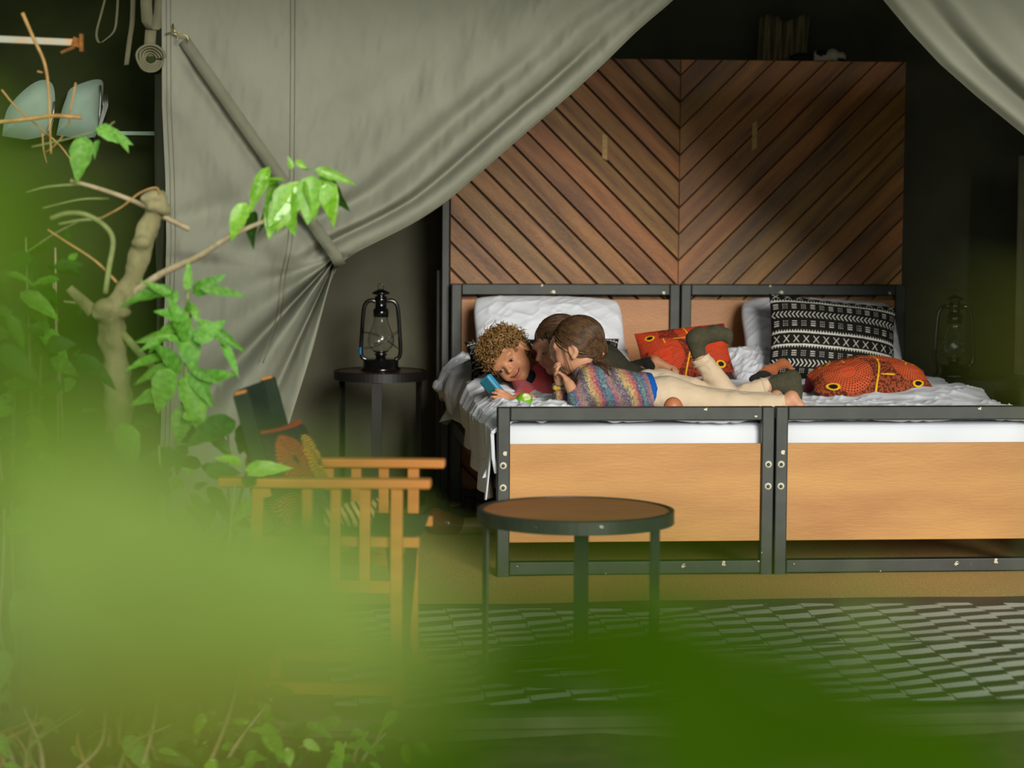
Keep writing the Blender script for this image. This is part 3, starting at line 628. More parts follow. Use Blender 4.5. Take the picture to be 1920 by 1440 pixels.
# pink plush and cloth doll
m_pink = mat('pink_plush', (214, 70, 104), (186, 50, 86), .9, (60, 60, 60), .6, 120, sheen=.3)
pc = atY(1536, 716, 1.0); f = Field(pc-.14, pc+.14, .004); f.chain([pc+V(-.05, 0, -.04), pc+V(-.03, 0, .0), pc+V(.01, 0, .035), pc+V(.045, 0, .03)], [.012, .022, .028, .02]).cone(pc+V(-.05, -.01, -.045), pc+V(-.10, 0, -.055), .012, .008).ell(pc+V(.04, 0, .01), (.03, .03, .025))
tag(f.build('pink_plush_toy', m_pink), 'pink plush toy half hidden behind the orange cushion on the right bed', 'toy')
m_brown = mat('brown_felt', (176, 100, 52), (160, 86, 42), .85, bump=.2, bscale=200, sheen=.2); m_dkf = mat('dark_felt', (28, 24, 20), rough=.9)
dc = atY(1445, 692, 1.02); doll = thing('cloth_doll', dc-V(0, 0, .03), 'brown cloth doll in dark clothes lying behind the grey sock', 'doll')
f = Field(dc-.14, dc+.14, .004)
P = lambda x, y, Y=1.02: atY(x, y, Y)
f.ell(P(1467, 682), (.024, .022, .02)).chain([P(1442, 694), P(1458, 686)], [.017, .015]).chain([P(1436, 690), P(1425, 700), P(1424, 708)], [.010, .008, .007]).chain([P(1445, 692), P(1452, 698)], [.012, .012]).chain([P(1478, 684), P(1484, 692)], [.010, .009])
f.build('body', m_brown, doll)
f = Field(dc-.14, dc+.14, .004); f.chain([P(1412, 708), P(1428, 702), P(1440, 698)], [.010, .014, .016]).chain([P(1408, 712), P(1420, 710)], [.008, .01]); f.build('dark_clothes', m_dkf, doll)
hc = atY(1262, 764, .12); f = Field(hc-.05, hc+.05, .003); f.ell(hc, (.033, .03, .036)); f.ell(hc+V(.024, 0, -.02), (.02, .02, .02), k=.02); tag(f.build('doll_head', mat('tan_rubber', (196, 124, 84), (186, 112, 74), .45, sss=.1)), 'smooth tan doll head peeping over the foot rail of the left bed', 'doll')

# ================================================================== CHAIR
m_ow = mat('oiled_wood', (198, 130, 58), (164, 98, 40), .38, (5, 24, 24), .06, 20, contrast=(.25, .8), spec=.5)
m_gc = mat('green_canvas', (44, 58, 42), (36, 48, 36), .9, bump=.15, bscale=300, spec=.15)
A0 = atZ(808, 898, .60); an = math.radians(9); Fd = V(math.cos(an), -math.sin(an), 0); Sd = V(math.sin(an), math.cos(an), 0)
def L(f, s, z): return V(A0[0], A0[1], 0)+Fd*f+Sd*s+V(0, 0, z)
WD = .45; ch = thing('director_chair', L(-.25, WD/2, 0), 'folding wooden director chair with dark green canvas facing the coffee table', 'chair')
for s in (0, WD):
    MB().bar(L(-.54, s, .588), L(0, s, .588), .052, .024).build('armrest', m_ow, ch, bevel=.005)
    MB().bar(L(-.085, s, .012), L(-.085, s, .577), .028, .03, tuple(Fd)).build('leg', m_ow, ch, bevel=.003)
    MB().bar(L(-.46, s, .012), L(-.44, s, .577), .028, .03, tuple(Fd)).build('leg', m_ow, ch, bevel=.003)
    for ff in (-.165, -.24, -.315): MB().bar(L(ff, s, .34), L(ff, s, .577), .018, .027, tuple(Fd)).build('slat', m_ow, ch, bevel=.002)
    MB().bar(L(-.46, s, .325), L(-.085, s, .325), .022, .032).build('side_rail', m_ow, ch, bevel=.002)
    MB().bar(L(-.5, s, .055), L(-.05, s, .055), .026, .03).build('floor_rail', m_ow, ch, bevel=.002)
    MB().bar(L(-.42, s, .55), L(-.485, s, .818), .026, .03, tuple(Fd)).build('back_post', m_ow, ch, bevel=.003)
    MB().bar(L(-.44, s+(.03 if s == 0 else -.03), .435), L(-.03, s+(.03 if s == 0 else -.03), .435), .026, .026).build('seat_rail', m_ow, ch, bevel=.002)
for ff in (-.1, -.42):
    MB().bar(L(ff, .03, .42), L(ff, WD-.02, .07), .03, .018).build('cross_brace', m_ow if ff < -.2 else mat('dark_wood', (62, 44, 30)), ch); MB().bar(L(ff+.02, WD-.03, .42), L(ff+.02, .02, .07), .03, .018).build('cross_brace', m_ow if ff < -.2 else MATS['dark_wood'], ch)
def seatf(u, v): f_ = -.44+.40*u; s_ = .02+(WD-.04)*v; q = V(A0[0], A0[1], 0)+Fd*f_[..., None]+Sd*s_[..., None]; q[..., 2] = .452-.02*np.sin(v*PI); return q
cloth('seat', seatf, 20, 20, m_gc, ch, .004)
def backf(u, v): s_ = -.012+(WD+.024)*u; z = .60+.21*v; f_ = -.43-.055*(z-.55)/.285-.05*np.sin(u*PI); q = V(A0[0], A0[1], 0)+Fd*f_[..., None]+Sd*s_[..., None]; q[..., 2] = z-.012*np.sin(u*PI)*v; return q
cloth('backrest', backf, 24, 10, m_gc, ch, .004)
for s in (0, WD): MB().bar(L(-.425, s, .60), L(-.483, s, .812), .036, .04, tuple(Fd)).build('back_sleeve', m_gc, ch, bevel=.004)
def circ(u, v):
    x = u*1.0; y = v*1.0; c = np.tile(lin((26, 26, 24)), (len(u), 1))
    for cx, cy, r0, cl in ((.70, .36, .24, (226, 176, 60)), (.30, .30, .22, (196, 84, 40)), (.45, .72, .2, (120, 128, 110)), (.85, .80, .18, (150, 140, 100)), (.08, .7, .18, (196, 90, 40))):
        r = np.hypot(x-cx, y-cy); a = np.arctan2(y-cy, x-cx); m = (r < r0) & (r > .03) & ((r*46) % 1 < .5) & (((a/(2*PI)*40) % 1 < .72)); c[m] = lin(cl)
    e = (v < .04); c[e] = lin((140, 50, 26)); return c
pillow('round_print_cushion', L(-.375, .23, .545), axes(Sd*1.0+V(.25, 0, 0), Fd*.9+V(0, -.25, .35)), .35, .35, .12, mat('circle_print', (0, 0, 0), attr=True, rough=.85), 'black cushion with orange and yellow ringed circles on the director chair', 'cushion', 260, 260, circ, 41, .05, .004)
tc_ = L(-.235, .20, .485); f = Field(tc_-.12, tc_+.12, .0035)
f.ell(tc_+V(.02, 0, -.005), (.05, .035, .034)).ell(tc_+V(-.035, -.01, -.005), (.028, .026, .025)).ell(tc_+V(-.05, -.03, -.022), (.014, .014, .012)).chain([tc_+V(.06, 0, 0), tc_+V(.075, 0, .03)], [.009, .008])
def tig(v): k = (np.sin((v[:, 0]+v[:, 2]*.5)*330+2*fbm(v*25, 1, 2)) > .35); return np.where(k[:, None], lin((46, 28, 14)), lin((226, 186, 120)))
tag(f.build('tiger_plush', mat('tiger', (0, 0, 0), attr=True, rough=.9, sheen=.2), None, tig), 'small striped tiger plush lying on the director chair seat', 'toy')
# boots on the carpet
m_boot = mat('boot_rubber', (120, 48, 40), (100, 38, 32), .25, coat=.3); m_bt2 = mat('boot_shaft', (176, 152, 96), (150, 120, 72), .3)
bo = atZ(835, 1004, .0); b_ = thing('rubber_boot', bo, 'red brown rubber boot with tan shaft lying on its side on the carpet', 'boot')
f = Field(bo-V(.12, .12, .02), bo+V(.3, .12, .16), .004)
f.chain([bo+V(-.035, 0, .075), bo+V(-.02, 0, .05), bo+V(.01, -.01, .045), bo+V(.06, -.01, .038)], [.03, .045, .042, .032]); f.build('foot', m_boot, b_)
f = Field(bo-V(.12, .12, .02), bo+V(.34, .12, .16), .004); f.cone(bo+V(.05, -.01, .036), bo+V(.24, -.02, .04), .031, .036); f.build('shaft', m_bt2, b_)
m_shoe = mat('dark_shoe', (44, 38, 30), (34, 28, 22), .7)
for i, (x, y, lb) in enumerate(((818, 975, 'dark ankle boot standing behind the red boot'), (866, 972, 'dark open boot standing right of the other one by the headboard'))):
    q = atZ(x, y, 0); f = Field(q-V(.1, .1, .01), q+V(.12, .1, .14), .004)
    f.cone(q+V(-.03, 0, .025), q+V(.03, 0, .03), .022, .028).cone(q+V(.025, 0, .03), q+V(.03, 0, .075), .028, .026); f.ell(q+V(.031, 0, .095), (.02, .02, .02), sub=True); tag(f.build('ankle_boot', m_shoe), lb, 'boot')

# ================================================================== PLANTS
def leafmesh(name, w_, droop, fold, mt, nx=11, wav=.0, tipw=.35):
    vs = []; xs = np.linspace(0, 1, nx)
    for i, x in enumerate(xs):
        ww = w_*(np.sin(PI*x**.72)**.85)*(1-.25*x)+.004; zc = -droop*x*x
        for t in (-1, -.5, 0, .5, 1):
            vs.append((x, t*ww*(1+.06*math.sin(i*2.4+t)), zc+fold*abs(t)*ww+wav*math.sin(i*1.7+t*2)))
    me = bpy.data.meshes.new(name); me.from_pydata(vs, [], [tuple(map(int, q)) for q in gridf(nx, 5)]); me.polygons.foreach_set('use_smooth', [True]*len(me.polygons)); me.materials.append(mt); return me
m_lf = mat('leaf_bright', (156, 214, 52), (120, 184, 34), .2, (9, 9, 9), .25, 25, trans=.3, rnd=.12, spec=1, coat=.5)
m_lf2 = mat('leaf_mid', (126, 184, 70), (92, 150, 44), .32, (9, 9, 9), .25, 25, trans=.3, rnd=.2, spec=.5)
m_lf3 = mat('leaf_dark', (62, 104, 26), (42, 80, 16), .45, (9, 9, 9), .2, 25, trans=.3, rnd=.25, spec=.4)
m_nm = mat('near_leaf_mid', (88, 122, 10), (80, 112, 6), .8, (9, 9, 9), trans=.3, rnd=.06, spec=.05)
m_nl = mat('near_leaf_lit', (134, 156, 80), (122, 146, 66), .8, (9, 9, 9), trans=.3, rnd=.08, spec=.05)  # lit copy of the foreground leaf, brightness put into its base colour
m_no = mat('near_leaf_olive', (112, 118, 44), (104, 110, 36), .8, (9, 9, 9), trans=.3, rnd=.06, spec=.05)
m_nd = mat('near_leaf_shaded', (54, 84, 1), (46, 74, 1), .8, (9, 9, 9), trans=.2, rnd=.05, spec=.03)  # shaded copy of the foreground leaf, shade painted into its base colour
LM = {'b': [leafmesh('leaf_b', .24, .25, .25, m_lf, wav=.008), leafmesh('leaf_b', .21, .45, .35, m_lf, wav=.012), leafmesh('leaf_b', .26, .1, .15, m_lf, wav=.01)],
      'm': [leafmesh('leaf_m', .22, .25, .2, m_lf2, wav=.01), leafmesh('leaf_m', .25, .4, .3, m_lf2, wav=.01)],
      'd': [leafmesh('leaf_d', .25, .2, .2, m_lf3, wav=.01), leafmesh('leaf_d', .3, .4, .2, m_lf3, wav=.01)],
      'nm': [leafmesh('leaf_nm', .26, .15, .2, m_nm)], 'nl': [leafmesh('leaf_nl', .26, .15, .2, m_nl)], 'no': [leafmesh('leaf_no', .26, .15, .2, m_no)], 'nd': [leafmesh('leaf_nd', .26, .15, .2, m_nd)]}
def leafW(parent, B, T, kind, nrm=(0, -1, .6), wr=1, roll=0):
    B = np.array(B); T = np.array(T); x = T-B; ln = np.linalg.norm(x); x /= ln; n_ = np.array(nrm, float); n_ = n_-x*(x@n_); n_ /= np.linalg.norm(n_)
    if roll: n_ = n_*math.cos(roll)+np.cross(x, n_)*math.sin(roll)
    y = np.cross(n_, x); o = bpy.data.objects.new('leaf', R_.choice(LM[kind])); col.objects.link(o)
    mw = Matrix(((x[0], y[0], n_[0], B[0]), (x[1], y[1], n_[1], B[1]), (x[2], y[2], n_[2], B[2]), (0, 0, 0, 1))) @ Matrix.Diagonal((ln, ln*wr, ln, 1))
    o.parent = parent; o.matrix_parent_inverse = Matrix.Translation(-WT[parent.name]); o.matrix_basis = mw; return o
m_bark = mat('bark', (196, 184, 138), (118, 116, 72), .85, (14, 14, 6), .9, 40, contrast=(.3, .7)); m_twig = mat('twig', (184, 168, 136), (148, 132, 98), .7, (30, 30, 30)); m_gtwig = mat('green_twig', (140, 150, 92), (110, 120, 66), .7, (20, 20, 20))
m_otwig = mat('orange_twig', (190, 152, 92), (156, 116, 62), .7, (30, 30, 30))
sb = thing('pruned_shrub', atY(212, 1150, -1.5)*V(1, 1, 0)+V(0, 0, -.1), 'pruned shrub with thick cut grey trunk and glossy leaves before the left door flap', 'shrub')
tb = Field((-1.42, -1.72, -.12), (-.95, -1.28, 1.42), .006); W2 = lambda pts, Y: [atY(a, b, Y) for a, b in pts]
tr = W2([(222, 1300), (216, 1000), (224, 760), (219, 700), (212, 640), (208, 585)], -1.5); tb.chain(tr, [.045, .042, .037, .034, .034, .036], .02)
tb.chain(W2([(212, 585), (242, 540), (262, 480), (276, 430), (290, 395), (298, 372)], -1.5), [.036, .027, .029, .027, .023, .022], .012)
for (x, y, r) in ((196, 575, .028), (232, 585, .02), (284, 386, .019), (308, 390, .018), (306, 372, .013), (286, 370, .012), (296, 363, .010), (266, 455, .024), (190, 588, .02), (310, 398, .014), (276, 372, .016), (288, 366, .018), (243, 560, .016)): tb.ell(atY(x, y, -1.53), (r, r, r*.8), k=.012)
tb.ell(atY(271, 453, -1.565), (.007, .012, .009), k=.01, sub=True)
v, F_ = tb.mesh(); v = v+.0045*fbm(v*34, 3, 5)[:, None]*V(1, 1, .3); mk('trunk', v, F_, m_bark, sb, True)
def br(pts, Y, r, m, parent, name='branch'):
    if np.ndim(Y) == 0: Y = [Y]*len(pts)
    q = spline([atY(a, b, yy) for (a, b), yy in zip(pts, Y)], 30); return MB().tube(q, np.linspace(r[0], r[1], len(q)), 8).build(name, m, parent, True)
br([(228, 565), (300, 515), (370, 482), (425, 447), (470, 425), (540, 395), (560, 360)], [-1.5, -1.55, -1.6, -1.65, -1.65, -1.65, -1.65], (.011, .004), m_twig, sb)
br([(132, 338), (190, 355), (250, 377), (310, 408), (356, 430)], -1.4, (.006, .008), m_twig, sb)
br([(150, 345), (90, 350), (50, 360)], -1.4, (.005, .002), m_gtwig, sb); br([(205, 372), (150, 374), (80, 390)], -1.35, (.004, .002), m_gtwig, sb)
br([(300, 364), (292, 352), (262, 362), (228, 388), (188, 410)], -1.55, (.0025, .002), m_otwig, sb)
br([(198, 550), (205, 500), (212, 450), (195, 422), (160, 402), (125, 400), (95, 410)], -1.5, (.008, .007), m_gtwig, sb); br([(190, 410), (150, 413), (110, 420)], -1.5, (.005, .003), m_gtwig, sb)
br([(220, 530), (180, 490), (120, 450), (90, 430)], -1.45, (.004, .003), m_otwig, sb); br([(205, 575), (165, 570), (120, 565)], -1.5, (.005, .003), m_gtwig, sb)
br([(175, 585), (150, 560), (130, 540)], -1.5, (.02, .012), m_bark, sb)
br([(148, 415), (100, 440), (55, 470), (20, 490)], -1.4, (.003, .002), m_gtwig, sb)
br([(350, 620), (352, 560), (350, 530)], -1.75, (.006, .004), m_gtwig, sb); br([(345, 760), (350, 680), (350, 600)], -1.75, (.008, .006), m_gtwig, sb); br([(225, 620), (300, 700), (345, 720)], [-1.5, -1.65, -1.75], (.012, .008), m_gtwig, sb)
def LP(parent, lst, Y, kind):
    for q in lst:
        b, t = q[0], q[1]; wr = q[2] if len(q) > 2 else 1; rl_ = q[3] if len(q) > 3 else 0; dy = q[4] if len(q) > 4 else -.03
        leafW(parent, atY(b[0], b[1], Y+R_.uniform(-.03, .03)), atY(t[0], t[1], Y+dy), kind, wr=wr, roll=rl_)
# upper right cluster
LP(sb, [((505, 312), (462, 398), .75, .5), ((462, 380), (428, 446), 1.1, .2), ((545, 345), (505, 425), 1.0, -.4), ((520, 365), (502, 446), .9, .3), ((560, 340), (522, 430), 1.0, -.2), ((585, 328), (575, 420), 1.15, .2), ((600, 330), (640, 408), 1.2, -.3),
        ((590, 318), (664, 338), .7, .3), ((548, 318), (540, 292), 1.0, .3), ((555, 300), (575, 318), .9, .4), ((535, 340), (490, 330), .7, .6), ((480, 360), (520, 330), .7, -.5), ((600, 340), (618, 400), .9, .8), ((560, 316), (600, 318), .7, -.9), ((500, 330), (470, 372), 1.1, -.4), ((530, 350), (548, 440), 1.1, .7), ((610, 345), (622, 412), 1.1, .1), ((575, 335), (602, 405), 1.1, -.6), ((520, 340), (480, 410), .9, .9)], -1.66, 'b')
LP(sb, [((478, 395), (460, 456), .8, .6), ((495, 390), (498, 440), .7, -.9), ((615, 330), (632, 392), .9, 1.0), ((470, 385), (448, 430), .9, 1.0)], -1.62, 'd')
# middle cluster
LP(sb, [((350, 545), (356, 490), .8, .3), ((330, 548), (232, 545), .8, .4), ((325, 560), (270, 520), .7, .2), ((330, 545), (328, 575), .8, -.4), ((362, 550), (410, 520), .9, .5), ((375, 540), (464, 552), .55, .3), ((358, 570), (372, 600), .8, .1), ((352, 600), (352, 570), .8),
        ((345, 605), (275, 638), .9, .4), ((350, 610), (362, 700), 1.2, .1), ((370, 600), (430, 640), .9, -.3), ((380, 605), (458, 655), .5, .3), ((415, 640), (452, 702), .6, -.2), ((340, 620), (262, 640), .6, -.5), ((310, 668), (235, 680), .8, .4), ((330, 690), (250, 700), .9, .3)], -1.76, 'm')
LP(sb, [((320, 690), (290, 770), 1.5, .2), ((350, 700), (386, 800), 1.1, -.2), ((360, 690), (410, 720), .8, .5), ((335, 640), (310, 625), .8), ((300, 640), (265, 650), .8), ((365, 690), (388, 755), 1.0, .4)], -1.82, 'm')
LP(sb, [((180, 240), (250, 268), .9, .3), ((215, 245), (245, 282), .9, -.2), ((205, 235), (175, 240), .8, .2), ((160, 255), (140, 335), 1.3, .1), ((185, 262), (172, 290), .8, .4)], -1.45, 'm')
br([(215, 228), (190, 245), (165, 250), (120, 262), (60, 275)], -1.45, (.002, .002), m_gtwig, sb)
LP(sb, [((352, 640), (330, 560), 1.2, .6), ((340, 700), (300, 640), 1.2, .4), ((360, 720), (430, 690), 1.3, -.4), ((330, 730), (245, 745), 1.2, .3), ((345, 600), (300, 575), 1.2, .2), ((365, 640), (420, 600), 1.1, .3), ((350, 760), (330, 830), 1.4, .2)], -1.78, 'm')
LP(sb, [((460, 880), (540, 872), .8, .2), ((455, 870), (415, 850), .8, .2)], -2.4, 'b')
# brown twigs upper left
tw = thing('bare_twigs', atY(92, 300, -1.2), 'thin orange brown bare twigs crossing before the window flaps', 'twigs')
br([(42, 24), (62, 70), (84, 120), (92, 180), (94, 240), (96, 288)], -1.2, (.0055, .003), m_otwig, tw); br([(-20, 230), (60, 222), (100, 217), (152, 220)], -1.2, (.006, .006), m_otwig, tw)
br([(3, 168), (30, 200), (70, 235), (110, 270), (132, 298)], -1.15, (.003, .002), m_otwig, tw); br([(142, 155), (132, 210), (128, 240)], -1.15, (.003, .002), m_otwig, tw); br([(80, 250), (82, 280), (88, 305)], -1.2, (.003, .001), m_otwig, tw); br([(118, 255), (100, 275), (86, 285)], -1.2, (.002, .001), m_otwig, tw)
br([(70, 134), (80, 136)], -1.2, (.003, .002), m_otwig, tw)

def bush(name, lb, x0, x1, y0, y1, Y0, Y1, nl, kinds, L0, L1, stems, fr, gz=-.1, cat='shrub'):
    base = atZ((x0+x1)/2, min(1500, y1+60), gz); base = V((atY(x0, y1, Y0)[0]+atY(x1, y1, Y0)[0])/2, (Y0+Y1)/2, gz); t = thing(name, base, lb, cat)
    for i in range(stems):
        xx = R_.uniform(x0, x1); yy = R_.uniform(y0, (y0+y1)/2); Yk = R_.uniform(Y0, Y1); top = atY(xx, yy, Yk); bt = V(top[0]*.7+base[0]*.3+R_.uniform(-.05, .05), Yk+R_.uniform(-.05, .05), gz)
        q = spline([bt, (bt+top)/2+V(R_.uniform(-.04, .04), 0, 0), top], 12); MB().tube(q, np.linspace(.006, .003, len(q)), 6).build('stem', R_.choice(fr), t, True)
    for i in range(nl):
        xx = R_.uniform(x0, x1); yy = R_.uniform(y0, y1); B = atY(xx, yy, R_.uniform(Y0, Y1)); a = R_.uniform(0, 2*PI); ln = R_.uniform(L0, L1)
        T_ = B+V(math.cos(a)*ln, R_.uniform(-.5, .3)*ln, math.sin(a)*ln*.6-.35*ln); leafW(t, B, T_, R_.choice(kinds), (R_.uniform(-.5, .5), -.6, R_.uniform(.2, 1)), R_.uniform(.8, 1.3))
    return t
bush('leafy_bush', 'dark leafy bush at the left edge below the bare twigs', -60, 150, 440, 900, -1.9, -1.0, 120, ['m', 'd', 'd'], .06, .13, 8, [m_gtwig, m_twig])
bush('low_bush', 'low leafy undergrowth with brown stems at the bottom left', -80, 520, 1200, 1460, -2.7, -2.3, 190, ['m', 'd', 'd'], .05, .11, 12, [m_twig, m_gtwig])
bush('ground_plant', 'small sprawling green plant before the platform edge left of centre', 380, 780, 1330, 1470, -2.7, -2.3, 90, ['m', 'b', 'd'], .04, .07, 6, [m_twig])
bush('bush_below_shrub', 'green bush around the foot of the pruned shrub', 40, 470, 780, 1230, -2.3, -1.5, 170, ['d', 'd', 'm'], .07, .13, 10, [m_gtwig])
# dead stalks, grass
dg = thing('dry_stalks', atZ(60, 1440, -.1), 'bundle of pale dry stalks at the bottom left corner', 'stalks')
for i in range(14):
    x = R_.uniform(-60, 260); p = [(x, 1460), (x+R_.uniform(-40, 60), 1400), (x+R_.uniform(-60, 120), R_.uniform(1290, 1370))]; br(p, R_.uniform(-2.75, -2.4), (.005, .003), R_.choice([m_twig, m_otwig, m_gtwig]), dg, 'stalk')
gr = MB()
for i in range(900):
    x = R_.uniform(500, 1960); p = atZ(x, R_.uniform(1378, 1470), -.1); h = R_.uniform(.01, .045); d = V(R_.uniform(-.04, .04), R_.uniform(-.03, .03), h); s = V(.0012, 0, 0); gr.add([p-s, p+s, p+d*.6+s*.7, p+d], [(0, 1, 2, 3)])
tag(gr.build('dry_grass', mat('dry_grass', (150, 138, 72), (110, 104, 48), .9)), 'sparse dry grass and litter on the ground before the platform', 'grass', kind='stuff')

# foreground leaves, close to the lens and out of focus
def near(label, base, lst, name='near_branch'):
    t = thing(name, base, label, 'leaves')
    for (b, tt, d, kind, wr) in lst:
        leafW(t, atD(b[0], b[1], d), atD(tt[0], tt[1], d*1.02), kind, tuple(-fw*1.0+V(0, 0, .35)), wr)
    pts = [atD(*lst[0][0], lst[0][2])]
    for q in lst[1:]: pts.append(atD(*q[0], q[2]))
    pts = sorted(pts, key=lambda p: p[2]); pts = [V(pts[0][0], pts[0][1]+.02, pts[0][2]-.12)]+pts
    MB().tube(pts, .0015, 6).build('stem', MATS['green_twig'], t, True)
# ================================================================== CHILDREN
m_skin = mat('skin', (0, 0, 0), attr=True, rough=.5, sss=.12, bump=.03, bscale=300, spec=.35)
m_eye = mat('eye', (0, 0, 0), attr=True, rough=.12, coat=.3)
m_lash = mat('lash', (44, 28, 20), rough=.8)
m_hairb = mat('hair_blond_brown', (186, 146, 88), (112, 80, 44), .38, (60, 60, 60), spec=.4); m_hairbd = mat('hair_scalp', (84, 60, 36), (64, 44, 26), .8)
m_hairg = mat('hair_brown', (112, 82, 54), (72, 51, 34), .4, (70, 70, 70), spec=.45); m_haird = mat('hair_brown_deep', (86, 62, 42), (64, 45, 30), .5, (40, 40, 40), spec=.4)
class Head:
    def __init__(s, c, f, u, sc): s.c = np.array(c); s.R = frame(f, u); s.s = sc
    def __call__(s, x, y, z): return s.c+s.R@(V(x, y, z)*s.s)
    def loc(s, v): return ((v-s.c)@s.R)/s.s
    def add(s, F):
        E_ = lambda x, y, z, r, k=.012, sub=False: F.ell(s(x, y, z), np.array(r)*s.s, s.R, k*s.s, sub)
        E_(-.012, 0, .025, (.088, .070, .078)); E_(.022, 0, -.002, (.062, .063, .072), .02); E_(.028, 0, -.048, (.047, .049, .042), .02); E_(.060, 0, -.077, (.017, .02, .015), .02)
        for q in (-1, 1): E_(.053, q*.033, -.030, (.027, .023, .026), .02); E_(.074, q*.028, .024, (.012, .024, .009), .02)
        for q in (-1, 1): E_(.094, q*.030, .003, (.013, .018, .011), .010, True)
        F.cone(s(.080, 0, .010), s(.099, 0, -.018), .0065*s.s, .0095*s.s, .012); F.ell(s(.092, .009, -.023), V(.007, .006, .006)*s.s, s.R, .006); F.ell(s(.092, -.009, -.023), V(.007, .006, .006)*s.s, s.R, .006)
        E_(.080, 0, -.043, (.010, .019, .006), .006); E_(.079, 0, -.053, (.010, .015, .007), .006); F.cone(s(.094, -.017, -.0475), s(.094, .017, -.0475), .0028*s.s, .0028*s.s, .003, True)
        for q in (-1, 1): E_(-.004, q*.072, -.004, (.019, .009, .029), .006); E_(.002, q*.082, -.003, (.011, .007, .018), .005, True); E_(.000, q*.076, -.028, (.009, .006, .010), .005)
        return s
def skinc(base, heads, blush=(.20, -.02, -.03)):
    b = lin(base)
    def f(v):
        c = np.tile(b, (len(v), 1))*(1+.04*vn(v*60, 4))[:, None]
        for h in heads:
            q = h.loc(v); near_ = (np.linalg.norm(q, axis=1) < .135)
            lip = (np.abs(q[:, 2]+.048) < .0062-.24*np.abs(q[:, 1])**1.0) & (np.abs(q[:, 1]) < .02) & (q[:, 0] > .074); lip &= near_; c[lip] = lin((182, 100, 86))
            for s in (-1, 1):
                d = near_*np.exp(-((q[:, 0]-.065)**2+(q[:, 1]-s*.042)**2+(q[:, 2]+.028)**2)/(.019**2)); c = c*(1+d[:, None]*np.array([.06, -.12, -.12]))
            brow = (np.abs(q[:, 2]-.026+.6*(np.abs(q[:, 1])-.028)**2*40) < .0035) & (np.abs(np.abs(q[:, 1])-.03) < .017) & (q[:, 0] > .055); brow &= near_; c[brow] = c[brow]*np.array([.8, .76, .72])
        return np.clip(c, 0, 1)
    return f
def eyes(h, parent, gaze=(1, 0, -.1), open_=1.0, iris=(60, 66, 60)):
    for q in (-1, 1):
        c = h(.0745, q*.030, .002); r = .0098*h.s; n = 20
        if open_ > .3:
            th, ph = np.meshgrid(np.linspace(0, PI, n), np.linspace(0, 2*PI, n, endpoint=False), indexing='ij'); g = h.R@np.array(gaze, float); g /= np.linalg.norm(g); Rg = frame(g, h.R[:, 2])
            loc = np.stack([np.cos(th), np.sin(th)*np.cos(ph), np.sin(th)*np.sin(ph)], -1).reshape(-1, 3)*r; vs = loc@Rg.T+c; f = [(i*n+k, i*n+(k+1) % n, (i+1)*n+(k+1) % n, (i+1)*n+k) for i in range(n-1) for k in range(n)]
            t = th.ravel(); cc = np.tile(lin((196, 184, 176)), (n*n, 1)); cc[t < .80] = lin(iris); cc[t < .42] = lin((10, 8, 8)); lz = loc[:, 2]/r; lid = (lz > .42) | (lz < -.40); cc[lid] = lin((196, 136, 104)); mk('eye', vs, f, m_eye, parent, True, cc)
            up = [h(.0735+.0125*math.cos(a*.9), q*.030+.0135*math.sin(a), .002+.0055*open_*math.cos(a*1.2)) for a in np.linspace(-1.15, 1.15, 12)]
            MB().tube(up, [.0006]+[.0013]*10+[.0006], 5).build('eyelash', m_lash, parent, True)
        else:
            up = [h(.0745+.0125*math.cos(a*.9), q*.030+.015*math.sin(a), .001-.0055*math.cos(a*1.2)) for a in np.linspace(-1.15, 1.15, 12)]
            MB().tube(up, [.0006]+[.0015]*10+[.0006], 5).build('eyelash', m_lash, parent, True)
def hand(F, w_, d, n, s, curl=.6, thumb=1, spread=.16):
    """wrist point, pointing direction, palm normal (towards the palm side)"""
    d = np.array(d, float); d /= np.linalg.norm(d); n = np.array(n, float); n -= d*(n@d); n /= np.linalg.norm(n); sd = np.cross(n, d); R = np.stack([d, sd, n], 1); w_ = np.array(w_)
    F.ell(w_+d*.030*s, V(.030, .024, .011)*s, R, .008*s); F.cone(w_-d*.01*s, w_+d*.02*s, .015*s, .015*s, .01)
    for i, (off, ln) in enumerate(((-.019, .036), (-.0065, .043), (.0065, .041), (.018, .032))):
        p = w_+(d*.048+sd*off)*s; a = curl*(1+.12*i)*.5; q = d*math.cos(spread*(off/.02))+sd*math.sin(spread*(off/.02))
        for j, (f_, r) in enumerate(((.46, .0066), (.30, .0060), (.24, .0054))):
            v = q*math.cos(a)+n*math.sin(a); p2 = p+v*ln*f_*s; F.cone(p, p2, r*s, (r-.0006)*s, .003); p = p2; a += curl*.8
    b = w_+(d*.018-sd*.020*thumb)*s; t1 = b+(d*.5-sd*.7*thumb+n*.5)*.024*s; t2 = t1+(d*.75-sd*.15*thumb+n*.55)*.022*s; F.cone(b, t1, .0085*s, .0075*s, .005); F.cone(t1, t2, .0072*s, .006*s, .003)
P = lambda x, y, Y: atY(x, y, Y)
def noisef(F, amp, sc, seed): 
    ax = [F.lo[i]+np.arange(F.n[i])*F.h for i in range(3)]; G = np.stack(np.meshgrid(*ax, indexing='ij'), -1); m = np.abs(F.a) < .03
    F.a[m] += (amp*fbm(G[m]*sc, 2, seed)).astype(np.float32)

